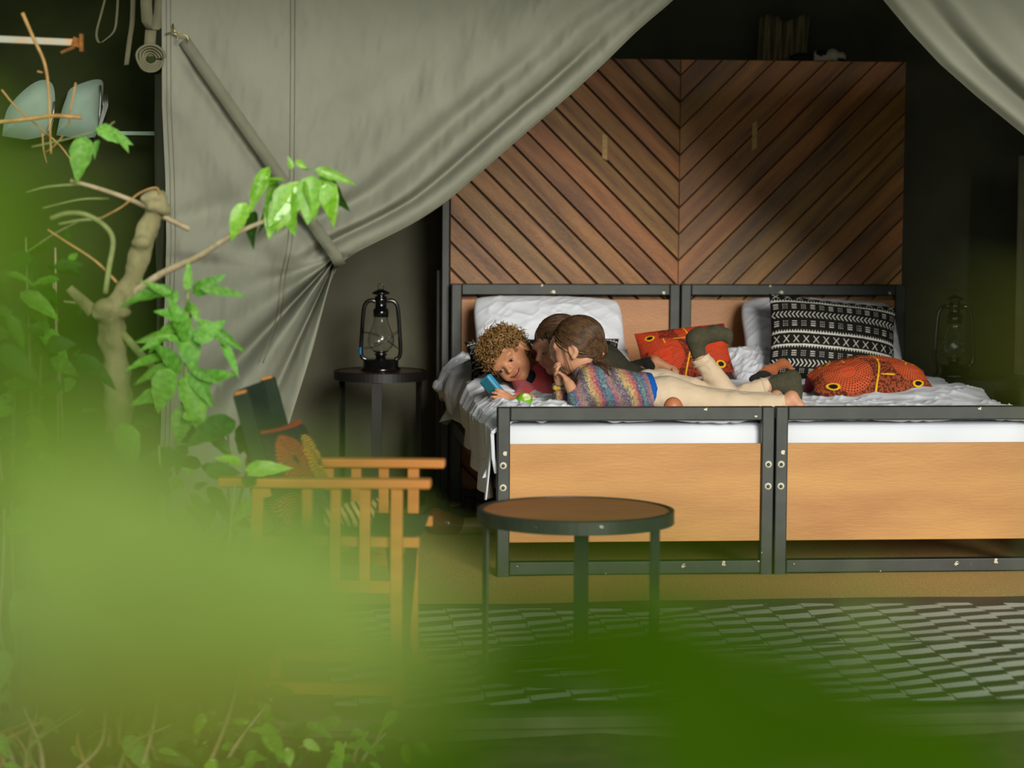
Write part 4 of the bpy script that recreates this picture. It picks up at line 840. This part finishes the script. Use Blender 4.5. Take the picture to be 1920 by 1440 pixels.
# ---- boy
hB = Head(P(956, 671, .80), (-.24, -.9, -.30), (-.80, -.1, .60), .97)
boy = thing('person', P(1010, 760, .85)*V(1, 1, 0)+V(0, 0, .55), 'curly haired small boy in maroon jacket smiling at a blue tablet, left of the girls', 'person')
F = Field((-.04, .44, .52), (.98, 1.34, .90), .003); hB.add(F)
nk = P(998, 693, .88); F.cone(hB(-.02, 0, -.05), nk, .036, .042, .02)
tor = [P(1003, 692, .90), P(1060, 705, 1.05), P(1125, 712, 1.16)]; F.chain(tor, [.055, .062, .058], .03)
s1, e1, w1 = P(1013, 700, .82), P(1020, 748, .68), P(1012, 757, .55); s2, e2, w2 = P(973, 712, .84), P(984, 738, .68), P(962, 752, .58)
F.chain([s1, e1, w1], [.03, .026, .02]).chain([s2, e2, w2], [.028, .024, .018])
lg = [P(1125, 712, 1.16), P(1175, 700, 1.18), P(1222, 690, 1.14)]; F.chain(lg, [.04, .032, .024], .02); F.chain([P(1222, 690, 1.14), P(1228, 678, 1.14), P(1262, 694, 1.12), P(1268, 698, 1.11)], [.021, .020, .014, .011]); F.chain([P(1120, 716, 1.0), P(1165, 704, .98), P(1200, 697, .96), P(1216, 706, .96)], [.03, .024, .018, .016])
for i in range(5): F.cone(P(1262+i*.8, 693+i*1.6, 1.10+.008*i), P(1268+i*.6, 697+i*1.5, 1.10+.009*i), .0065, .0055, .003)
hand(F, w2, P(936, 741, .55)-w2, (-.2, .8, -.3), 1.0, .5, 1); hand(F, w1, P(988, 746, .46)-w1, (-.75, .3, -.1), .95, .7, 1)
# second hand behind the tablet
hand(F, P(925, 750, .70), V(-.3, -.1, .8), (.3, -.9, .2), .8, .5, 1)
F.build('body', m_skin, boy, skinc((206, 146, 108), [hB])); eyes(hB, boy, (1, .0, -.12), .8)
MB().tube([hB(.0895-.0105*t*t, t*.029, -.0495+.013*t*t) for t in np.linspace(-1, 1, 14)], [.0006]+[.0019]*12+[.0006], 6).build('smile', mat('mouth_line', (126, 48, 44)), boy, True)
m_mar = mat('maroon_cloth', (216, 84, 94), (196, 70, 82), .85, (12, 12, 12), .25, 60, sheen=.15)
F = Field((.0, .44, .52), (.98, 1.34, .90), .0035)
F.chain([P(1004, 700, .90), P(1040, 705, 1.0)], [.068, .07], .03).chain([s1, e1+V(0, 0, .0)], [.048, .036], .02).cone(e1, e1*.6+w1*.4, .036, .028).chain([s2+V(.01, 0, 0), e2], [.04, .032], .02).cone(e2, e2*.45+w2*.55, .032, .026).cone(P(1003, 668, .90), P(1010, 700, .86), .032, .04, .02)
F.ell(P(992, 712, .80), (.026, .07, .05), k=.01, sub=True); F.cone(hB(-.02, 0, -.04), P(992, 690, .84), .045, .045, .01, True); F.ell(hB.c, V(.085, .085, .085), k=.008, sub=True); noisef(F, .0035, 28, 71)
F.build('jacket', m_mar, boy)
F = Field((.0, .5, .52), (.6, 1.1, .8), .0035); F.ell(P(991, 714, .80), (.036, .045, .04)); F.build('t_shirt', mat('black_tee', (30, 30, 38), (22, 22, 30), .9), boy)
F = Field((.0, .5, .52), (.6, 1.1, .8), .0035); F.ell(P(990, 735, .75), (.034, .04, .024)); F.build('shirt_print', mat('grey_print', (170, 168, 164), (70, 70, 76), .9, (90, 90, 90), contrast=(.45, .55)), boy)
m_dkp = mat('dark_leggings', (34, 32, 26), (26, 24, 20), .9)
F = Field((.38, .9, .52), (1.0, 1.34, .9), .0035); F.chain([lg[0], lg[1], P(1217, 686, 1.145)], [.046, .040, .034], .02).chain([P(1120, 716, 1.0), P(1165, 704, .98), P(1188, 699, .965)], [.036, .033, .027], .02); noisef(F, .003, 40, 5); F.build('trousers', m_dkp, boy)
F = Field(hB.c-.13, hB.c+.13, .0035); F.ell(hB(-.02, 0, .032), V(.094, .080, .086)*hB.s, hB.R); F.ell(hB(.095, 0, -.012), V(.062, .085, .075)*hB.s, hB.R, .01, True); F.ell(hB(.0, 0, -.095), V(.08, .1, .06)*hB.s, hB.R, .01, True)
for q in (-1, 1): F.ell(hB(.004, q*.08, -.012), V(.022, .025, .03), hB.R, .006, True)
hr = F.build('hair', m_hairbd, boy); cm = MB(); rs = np.random.RandomState(5); n_ = 0
while n_ < 950:
    d = rs.normal(size=3); d /= np.linalg.norm(d)
    x, y, z = d*V(.092, .078, .084)+V(-.016, 0, .030)
    if z < -.045 or (x > .05 and z < .040) or (x > .0 and z < .008) or (abs(y) > .06 and z < .022 and x > -.03): continue
    n_ += 1; b = hB(x, y, z); nrm = hB.R@(d/V(.092, .078, .084)); nrm /= np.linalg.norm(nrm); ln = rs.uniform(.012, .028); rad = rs.uniform(.005, .0085); tw = rs.uniform(7, 12)*rs.choice([-1, 1]); ph = rs.uniform(0, 6)
    t1 = np.cross(nrm, (0, 0, 1)); t1 /= np.linalg.norm(t1)+1e-6; t2 = np.cross(nrm, t1); lean = rs.normal(size=3)*.35
    cm.tube([b+(nrm+lean*t)*ln*t+rad*min(1, t*3)*(t1*math.cos(ph+tw*t)+t2*math.sin(ph+tw*t)) for t in np.linspace(0, 1, 13)], np.linspace(.0019, .0013, 13), 3)
mk('curl', cm.v, cm.f, m_hairb, hr, True)['kind'] = 'stuff'

def slerphair(h, tail, starts, n, rs, seed, r0=1.02, m=None, parent=None, jit=.02, wd=.0013):
    A = V(.091, .074, .082); C = V(-.014, 0, .027); mb = MB(); td = (np.array(tail)-C)/A; tl = np.linalg.norm(td); td = td/tl
    k = 0
    while k < n:
        d = starts(rs)
        if d is None: continue
        k += 1; d = d/np.linalg.norm(d); rr = r0+rs.uniform(0, .035); om = math.acos(np.clip(d@td, -.999, .999)); pts = []; ph = rs.uniform(0, 6)
        for t in np.linspace(0, 1, 14):
            q = (math.sin((1-t)*om)*d+math.sin(t*om)*td)/math.sin(om); e = 1+(tl-1)*max(0, (t-.8)/.2)
            q = q*(rr+.02*math.sin(t*PI)+jit*math.sin(t*5+ph)*.4)*e; pts.append(h(*(q*A+C)))
        mb.tube(pts, [wd*.6]+[wd]*12+[wd*.6], 3)
    o = mk('strand', mb.v, mb.f, m, parent, True); o['kind'] = 'stuff'
# ---- girl in the middle (olive jacket)
hA = Head(P(1047, 648, .66), (-.86, -.42, -.30), (-.28, .02, 1), .98)
gA = thing('person', P(1150, 760, .65)*V(1, 1, 0)+V(0, 0, .55), 'brown haired girl in olive top and grey socks between the other two children', 'person')
F = Field((.08, .44, .52), (1.22, .86, .92), .003); hA.add(F)
F.cone(hA(-.03, 0, -.05), P(1075, 685, .70), .036, .042, .02); F.chain([P(1080, 692, .70), P(1130, 700, .70), P(1200, 722, .66), P(1245, 724, .62)], [.05, .058, .045, .045], .03)
k1, k2 = P(1368, 745, .56), P(1372, 748, .70)
F.chain([P(1245, 724, .60), k1, P(1316, 678, .55), P(1306, 655, .55)], [.045, .034, .024, .022], .015).chain([P(1250, 726, .68), k2, P(1436, 724, .70), P(1446, 720, .70)], [.045, .034, .024, .022], .015)
F.chain([P(1306, 655, .55), P(1301, 634, .55), P(1340, 624, .54), P(1366, 628, .53)], [.018, .02, .016, .012]).chain([P(1446, 720, .70), P(1484, 712, .70), P(1492, 745, .68)], [.018, .022, .014])
ar = [P(1085, 700, .62), P(1062, 748, .56), P(1035, 760, .58)]; F.chain(ar, [.028, .024, .018], .01); hand(F, P(1034, 760, .58), (-1, .1, .0), (0, 0, -1), .9, .2, 1)
F.build('body', m_skin, gA, skinc((196, 144, 116), [hA])); eyes(hA, gA, open_=0)
F = Field((.15, .44, .52), (.9, .90, .92), .0035); F.chain([P(1082, 694, .72), P(1128, 692, .73), P(1165, 712, .70), P(1212, 724, .64)], [.055, .086, .066, .056], .03).chain(ar[:2], [.038, .032], .02); F.ell(hA(.03, 0, -.02), V(.11, .075, .11), hA.R, .01, True); noisef(F, .003, 30, 4)
F.build('jacket', mat('olive_cloth', (52, 50, 34), (42, 41, 28), .9, (10, 10, 10), .2, 80), gA)
m_cream = mat('cream_cotton', (218, 196, 168), (207, 184, 154), .85, (8, 8, 8), .2, 90, sheen=.1); m_sock = mat('olive_sock', (84, 80, 60), (72, 70, 50), .95, (60, 260, 60), .5, 220)
F = Field((.5, .42, .52), (1.2, .86, .85), .0033); F.chain([P(1216, 720, .62), P(1246, 722, .62)], [.054, .058], .02).chain([P(1248, 724, .60), k1, P(1311, 668, .55)], [.054, .041, .034], .014).chain([P(1252, 727, .68), k2, P(1432, 724, .70)], [.054, .040, .031], .014)
F.plane(P(1318, 682, .55), P(1303, 652, .55)-P(1322, 690, .55)) if False else None
noisef(F, .003, 35, 9)
F.cone(P(1305, 655, .55), P(1303, 648, .55), .045, .045, .003, True)
F.build('trousers', m_cream, gA)
for pts in ([P(1318+13, 676, .535), P(1322-3, 690, .535)],):
    pass
def torus(c, ax, R, r, n=26, amp=0, seed=0):
    ax = np.array(ax, float); ax /= np.linalg.norm(ax); u = np.cross(ax, (0, 1, .1)); u /= np.linalg.norm(u); w_ = np.cross(ax, u); rs = np.random.RandomState(seed)
    pts = [np.array(c)+(u*math.cos(a)+w_*math.sin(a))*R*(1+amp*rs.uniform(-1, 1)) for a in np.linspace(0, 2*PI, n+1)]; pts[-1] = pts[0]; mb = MB(); mb.tube(pts, [r*(1+amp*2*rs.uniform(-1, 1)) for _ in pts], 8); return mb
torus(P(1317, 680, .55), P(1306, 655, .55)-P(1322, 690, .55), .0345, .004).build('trouser_cuff', m_cream, gA, True)
torus(P(1430, 724, .70), P(1446, 720, .70)-P(1420, 726, .70), .027, .006).build('trouser_cuff', m_cream, gA, True)
F = Field((.66, .44, .55), (1.0, .68, .92), .003); F.chain([P(1309, 662, .55), P(1303, 636, .55), P(1312, 630, .55)], [.027, .031, .031], .012).chain([P(1308, 634, .55), P(1340, 625, .54), P(1362, 628, .53)], [.033, .028, .022], .014).cone(P(1362, 627, .53), P(1366, 638, .53), .021, .014); noisef(F, .0015, 60, 2)
F.build('sock', m_sock, gA)
F = Field((.95, .5, .52), (1.3, .86, .86), .003); F.chain([P(1442, 722, .70), P(1462, 718, .70), P(1484, 712, .70)], [.026, .030, .034], .015).chain([P(1484, 712, .70), P(1490, 746, .68)], [.033, .028], .015).cone(P(1470, 722, .70), P(1488, 735, .69), .03, .03, .015); noisef(F, .0015, 60, 3)
F.build('sock', m_sock, gA)
rs = np.random.RandomState(11)
def hairfield(h, parent, m, tail, face=(.100, 0, -.012), fr=(.058, .078, .068)):
    F = Field(h.c-.14, h.c+.14, .003); F.ell(h(-.016, 0, .030), V(.094, .077, .084)*h.s, h.R); F.cone(h(-.05, 0, -.02), h(*tail), .045*h.s, .02*h.s, .02)
    F.ell(h(*face), V(*fr)*h.s, h.R, .008, True); F.ell(h(.04, 0, -.09), V(.08, .1, .06)*h.s, h.R, .01, True)
    for q in (-1, 1): F.ell(h(.006, q*.08, -.018), V(.024, .02, .034)*h.s, h.R, .006, True)
    return F.build('hair', m, parent)
def st(rs):
    d = rs.normal(size=3)
    d /= np.linalg.norm(d)
    if d[0] < .15 and rs.rand() < .55: return None
    if d[2] < -.35 or (d[0] > .62 and d[2] < .42) or (d[0] > .25 and d[2] < .02): return None
    return d
hh = hairfield(hA, gA, m_haird, (-.09, 0, -.05)); slerphair(hA, (-.10, 0, -.05), st, 700, rs, 1, m=m_hairg, parent=hh, wd=.0011)
mb = MB()
for i in range(40):
    a = rs.uniform(-.3, .3); q0 = hA(.052+rs.uniform(-.006, .006), .044+rs.uniform(-.006, .006), .068); mb.tube(spline([q0, hA(.066, .058, .035+a*.02), hA(.060, .067, -.005), hA(.045, .071, -.045+a*.03)], 12), .0011, 3)
mk('side_lock', mb.v, mb.f, m_hairg, hh, True)

# ---- girl in front (knitted sweater)
hF = Head(P(1081, 650, .40), (-.90, .36, -.24), (-.22, .0, 1), .96)
gF = thing('person', P(1250, 765, .36)*V(1, 1, 0)+V(0, 0, .55), 'girl in multicoloured knitted sweater and cream trousers lying nearest the foot rail', 'person')
F = Field((.10, .16, .50), (1.2, .56, .90), .003); hF.add(F)
F.cone(hF(-.02, 0, -.05), P(1100, 694, .38), .035, .04, .02); F.chain([P(1105, 705, .37), P(1165, 732, .36), P(1225, 738, .36), P(1250, 740, .36)], [.045, .055, .05, .055], .03)
nS, nE, nW = P(1108, 708, .30), P(1086, 758, .24), P(1068, 722, .27); fS, fE, fW = P(1092, 705, .44), P(1052, 764, .36), P(1051, 722, .34)
F.chain([nS, nE, nW], [.03, .026, .018]).chain([fS, fE, fW], [.03, .026, .017])
hand(F, nW, P(1056, 702, .30)-nW, (-.6, .5, .2), .85, .7, -1); hand(F, fW, P(1042, 700, .34)-fW, (.75, .1, .3), .95, .62, 1)
nk_, na_ = P(1370, 758, .29), P(1466, 757, .30); F.chain([P(1255, 740, .32), nk_, na_, P(1476, 757, .30)], [.05, .034, .026, .023], .015).chain([P(1258, 740, .42), P(1370, 755, .44), P(1450, 752, .46)], [.05, .034, .023], .015)
F.chain([P(1474, 757, .30), P(1484, 746, .30), P(1497, 760, .29), P(1508, 768, .28)], [.022, .024, .019, .012]).chain([P(1448, 752, .46), P(1456, 743, .46), P(1470, 756, .45)], [.02, .02, .015])
F.build('body', m_skin, gF, skinc((202, 148, 116), [hF])); eyes(hF, gF, open_=0)
PAL = [lin(c) for c in ((196, 70, 84), (70, 110, 160), (120, 80, 130), (214, 130, 70), (96, 150, 130), (150, 140, 120), (220, 180, 96), (60, 90, 150), (190, 90, 110), (110, 120, 110))]
BLU = lin((24, 96, 190))
def knit(v):
    x, y, z = v.T; t = x*80+z*34+1.6*vn(v*V(14, 14, 14), 7); sp = vn(v*V(420, 300, 420), 8)*1.3; idx = np.floor(t+sp*.9).astype(int); c = np.array(PAL)[(idx*7+3) % len(PAL)]; j = vn(v*500, 12); c = c*.72+.28*c.mean(1)[:, None]; c = c*(1+.45*j)[:, None]
    c = np.where((vn(v*V(300, 300, 300), 15) > .5)[:, None], c*.5+.5*lin((206, 190, 170)), c)
    hemx = P(1216, 735, .36)[0]; c[x+.25*(z-.6) > hemx] = BLU; return np.clip(c, 0, 1)
F = Field((.14, .14, .50), (.75, .60, .90), .003)
for dy in (-.03, .03): F.chain([P(1100, 700, .37+dy*.5), P(1120, 724, .36+dy), P(1165, 732, .36+dy), P(1210, 736, .36+dy), P(1222, 738, .36+dy)], [.042, .072, .066, .062, .062], .03)
F.chain([nS, nE], [.042, .036], .02).cone(nE, nE*.65+nW*.35, .036, .030).chain([fS, fE], [.042, .036], .02).cone(fE, fE*.28+fW*.72, .034, .027)
noisef(F, .0025, 40, 8); F.ell(hF.c, V(.08, .08, .09), k=.008, sub=True); F.cone(hF(-.01, 0, -.05), P(1096, 690, .38), .036, .04, .004, True)
F.plane(P(1229, 738, .36), (1, 0, .25)); F.build('sweater', mat('knit', (0, 0, 0), attr=True, rough=.95, bump=.5, bscale=350, spec=.15), gF, knit)
F = Field((.48, .16, .50), (1.14, .56, .80), .0033)
for dy in (-.035, .035): F.chain([P(1222, 740, .36+dy), P(1252, 742, .36+dy), P(1285, 746, .36+dy)], [.058, .064, .052], .03)
F.chain([P(1262, 742, .32), nk_, P(1468, 757, .30)], [.054, .042, .035], .02).chain([P(1262, 742, .42), P(1370, 755, .44), P(1440, 753, .46)], [.054, .042, .034], .02); noisef(F, .0022, 30, 19)
F.plane(P(1469, 757, .30), (1, 0, 0)); F.build('trousers', m_cream, gF)
torus(P(1464, 757, .30), (1, 0, 0), .031, .005).build('trouser_cuff', m_cream, gF, True)
hh = hairfield(hF, gF, m_haird, (-.088, .01, -.045)); rs = np.random.RandomState(21); slerphair(hF, (-.104, .012, -.048), st, 850, rs, 1, m=m_hairg, parent=hh)
tl = MB()
for i in range(90):
    j = rs.normal(size=3)*.006; k = rs.normal(size=3)*.011; tl.tube(spline([hF(-.100, .012, -.046)+j*.5, P(1118, 678, .33)+j, P(1126, 690, .31)+k, P(1138, 698, .30)+k*1.3, P(1143, 708, .29)+k*1.5], 14), .0012, 3)
o = mk('ponytail', tl.v, tl.f, m_hairg, hh, True); tag(o, kind='stuff')
torus(hF(-.099, .012, -.046), hF.R@V(-1, .1, -.4), .013, .0035).build('hair_tie', mat('pink_band', (226, 160, 150)), hh, True)
mb = MB()
for i in range(26):
    j = rs.normal(size=3)*.0025; mb.tube(spline([hF(.060, .045, .060)+j, hF(.078, .060, .02)+j*2, hF(.074, .070, -.03)+j*2, hF(.052, .070, -.085)+j*2], 12), .0008, 3)
for i in range(8):
    j = rs.normal(size=3)*.0015; mb.tube(spline([hF(.03, .072, .035)+j, hF(.03, .076, -.01)+j, hF(.028, .072, -.08)+j*3], 10), .0007, 3)
mk('side_lock', mb.v, mb.f, m_hairg, hh, True)
def scr(v): k = np.floor(vn(v*90, 3)*2.4+2).astype(int); return np.array([lin((30, 44, 60)), lin((60, 96, 100)), lin((200, 160, 50)), lin((206, 214, 200)), lin((24, 30, 40))])[np.clip(k, 0, 4)]
sc = torus(P(1051, 724, .34), (fW-fE), .0225, .010, 40, .12, 3); mk('scrunchie', sc.v, sc.f, mat('scrunchie', (0, 0, 0), attr=True, rough=.8), gF, True, scr(np.array(sc.v)))

# ---- tablet and apple
tc1 = P(924, 727, .62); tu = P(938, 744, .61)-P(910, 710, .63); tn = V(-.78, -.6, .1)
A = axes(tu, tn); tbt = thing('tablet', tc1-V(0, 0, .03), 'chunky blue rubber cased tablet held by the boy', 'tablet')
def obox(c, A, sx, sy, sz, name, m, parent, bev):
    v = np.array([(i, j, k) for k in (-1, 1) for i, j in ((-1, -1), (1, -1), (1, 1), (-1, 1))], float)*V(sx, sy, sz)/2; v = v@A.T+c; o = mk(name, v, [(0, 3, 2, 1), (4, 5, 6, 7), (0, 1, 5, 4), (1, 2, 6, 5), (2, 3, 7, 6), (3, 0, 4, 7)], m, parent); fixn(o, bev, 3); return o
obox(tc1, A, .094, .052, .026, 'case', mat('blue_rubber', (64, 158, 200), (56, 146, 190), .4), tbt, .007)
obox(tc1+A[:, 2]*.0125, A, .082, .040, .004, 'back_plate', mat('teal_plate', (44, 116, 134), (40, 106, 124), .3), tbt, .002)
ac = P(983, 750, .44); f = Field(ac-.05, ac+.05, .002); f.ell(ac, (.030, .030, .027)); f.ell(ac+V(.004, -.030, .022), (.017, .014, .014), k=.002, sub=True)
def apc(v):
    q = v-ac; r = np.linalg.norm((q-V(.010, -.026, .020))/V(.0185, .0175, .0165), axis=1) < 1.04; c = np.tile(lin((120, 178, 34)), (len(v), 1))*(1+.15*vn(v*90, 2))[:, None]; c[r] = lin((214, 222, 160)); return c
ap = f.build('apple', mat('apple_skin', (0, 0, 0), attr=True, rough=.3, spec=.5), None, apc); tag(ap, 'bitten green apple in the hand of the curly haired boy', 'apple')


near('large blurred lit-toned light green leaves close to the lens, across the lower left', atD(300, 1600, .55), [
 ((-120, 1180), (800, 1070), .50, 'nl', 1.3), ((150, 1200), (1050, 1160), .50, 'nl', .75), ((-120, 930), (470, 910), .50, 'nl', 1.1), ((-100, 1440), (700, 1400), .42, 'no', .45), ((60, 1330), (860, 1290), .42, 'no', .4), ((330, 1010), (840, 1130), .5, 'nl', 1.1), ((-90, 1260), (700, 1180), .52, 'no', 1.1), ((250, 1250), (980, 1200), .52, 'no', .7), ((-100, 1080), (420, 1090), .47, 'nl', 1.0), ((-100, 1340), (420, 1290), .5, 'no', .6)])
near('big blurred shade-toned dark green leaves close to the lens at the lower right', atD(1400, 1700, .6), [
 ((1800, 1560), (930, 1080), .5, 'nd', 1.0), ((1640, 1640), (1180, 1120), .50, 'nd', 1.7), ((1960, 1600), (1290, 1250), .49, 'nd', 1.4), ((1450, 1160), (560, 1300), .50, 'nd', .75), ((1420, 1600), (1130, 1220), .48, 'nd', 1.5), ((900, 1660), (680, 1220), .5, 'nd', 1.3), ((1850, 1640), (1450, 1330), .5, 'nd', 1.7), ((1700, 1280), (1000, 1180), .51, 'nd', .8), ((860, 1340), (1500, 1260), .53, 'nd', .4), ((1560, 1520), (1180, 1360), .5, 'nd', 1.6)])
near('blurred green leaves close to the lens along the left edge', atD(-200, 900, .7), [
 ((-160, 240), (120, 480), .56, 'nm', 1.0), ((-160, 440), (150, 700), .52, 'nm', 1.1), ((350, 990), (150, 620), .56, 'nd', .9), ((-100, 1090), (300, 1085), .50, 'nd', .6), ((700, 990), (430, 910), .60, 'nd', 1.5), ((-100, 760), (260, 900), .5, 'nm', 1.0), ((20, 420), (180, 560), .45, 'nm', .9), ((-60, 640), (200, 700), .5, 'nd', 1.2)])
near('two thin blurred green leaf tips before the right bed foot', atD(1650, 1500, 1.2), [
 ((1650, 1200), (1640, 1060), 1.0, 'nl', .35), ((1330, 1160), (1225, 1030), 1.0, 'nl', .4)])
near('faint blurred green leaf close to the lens before the right lantern', atD(2000, 900, .6), [
 ((2060, 700), (1790, 560), .56, 'no', .45)])
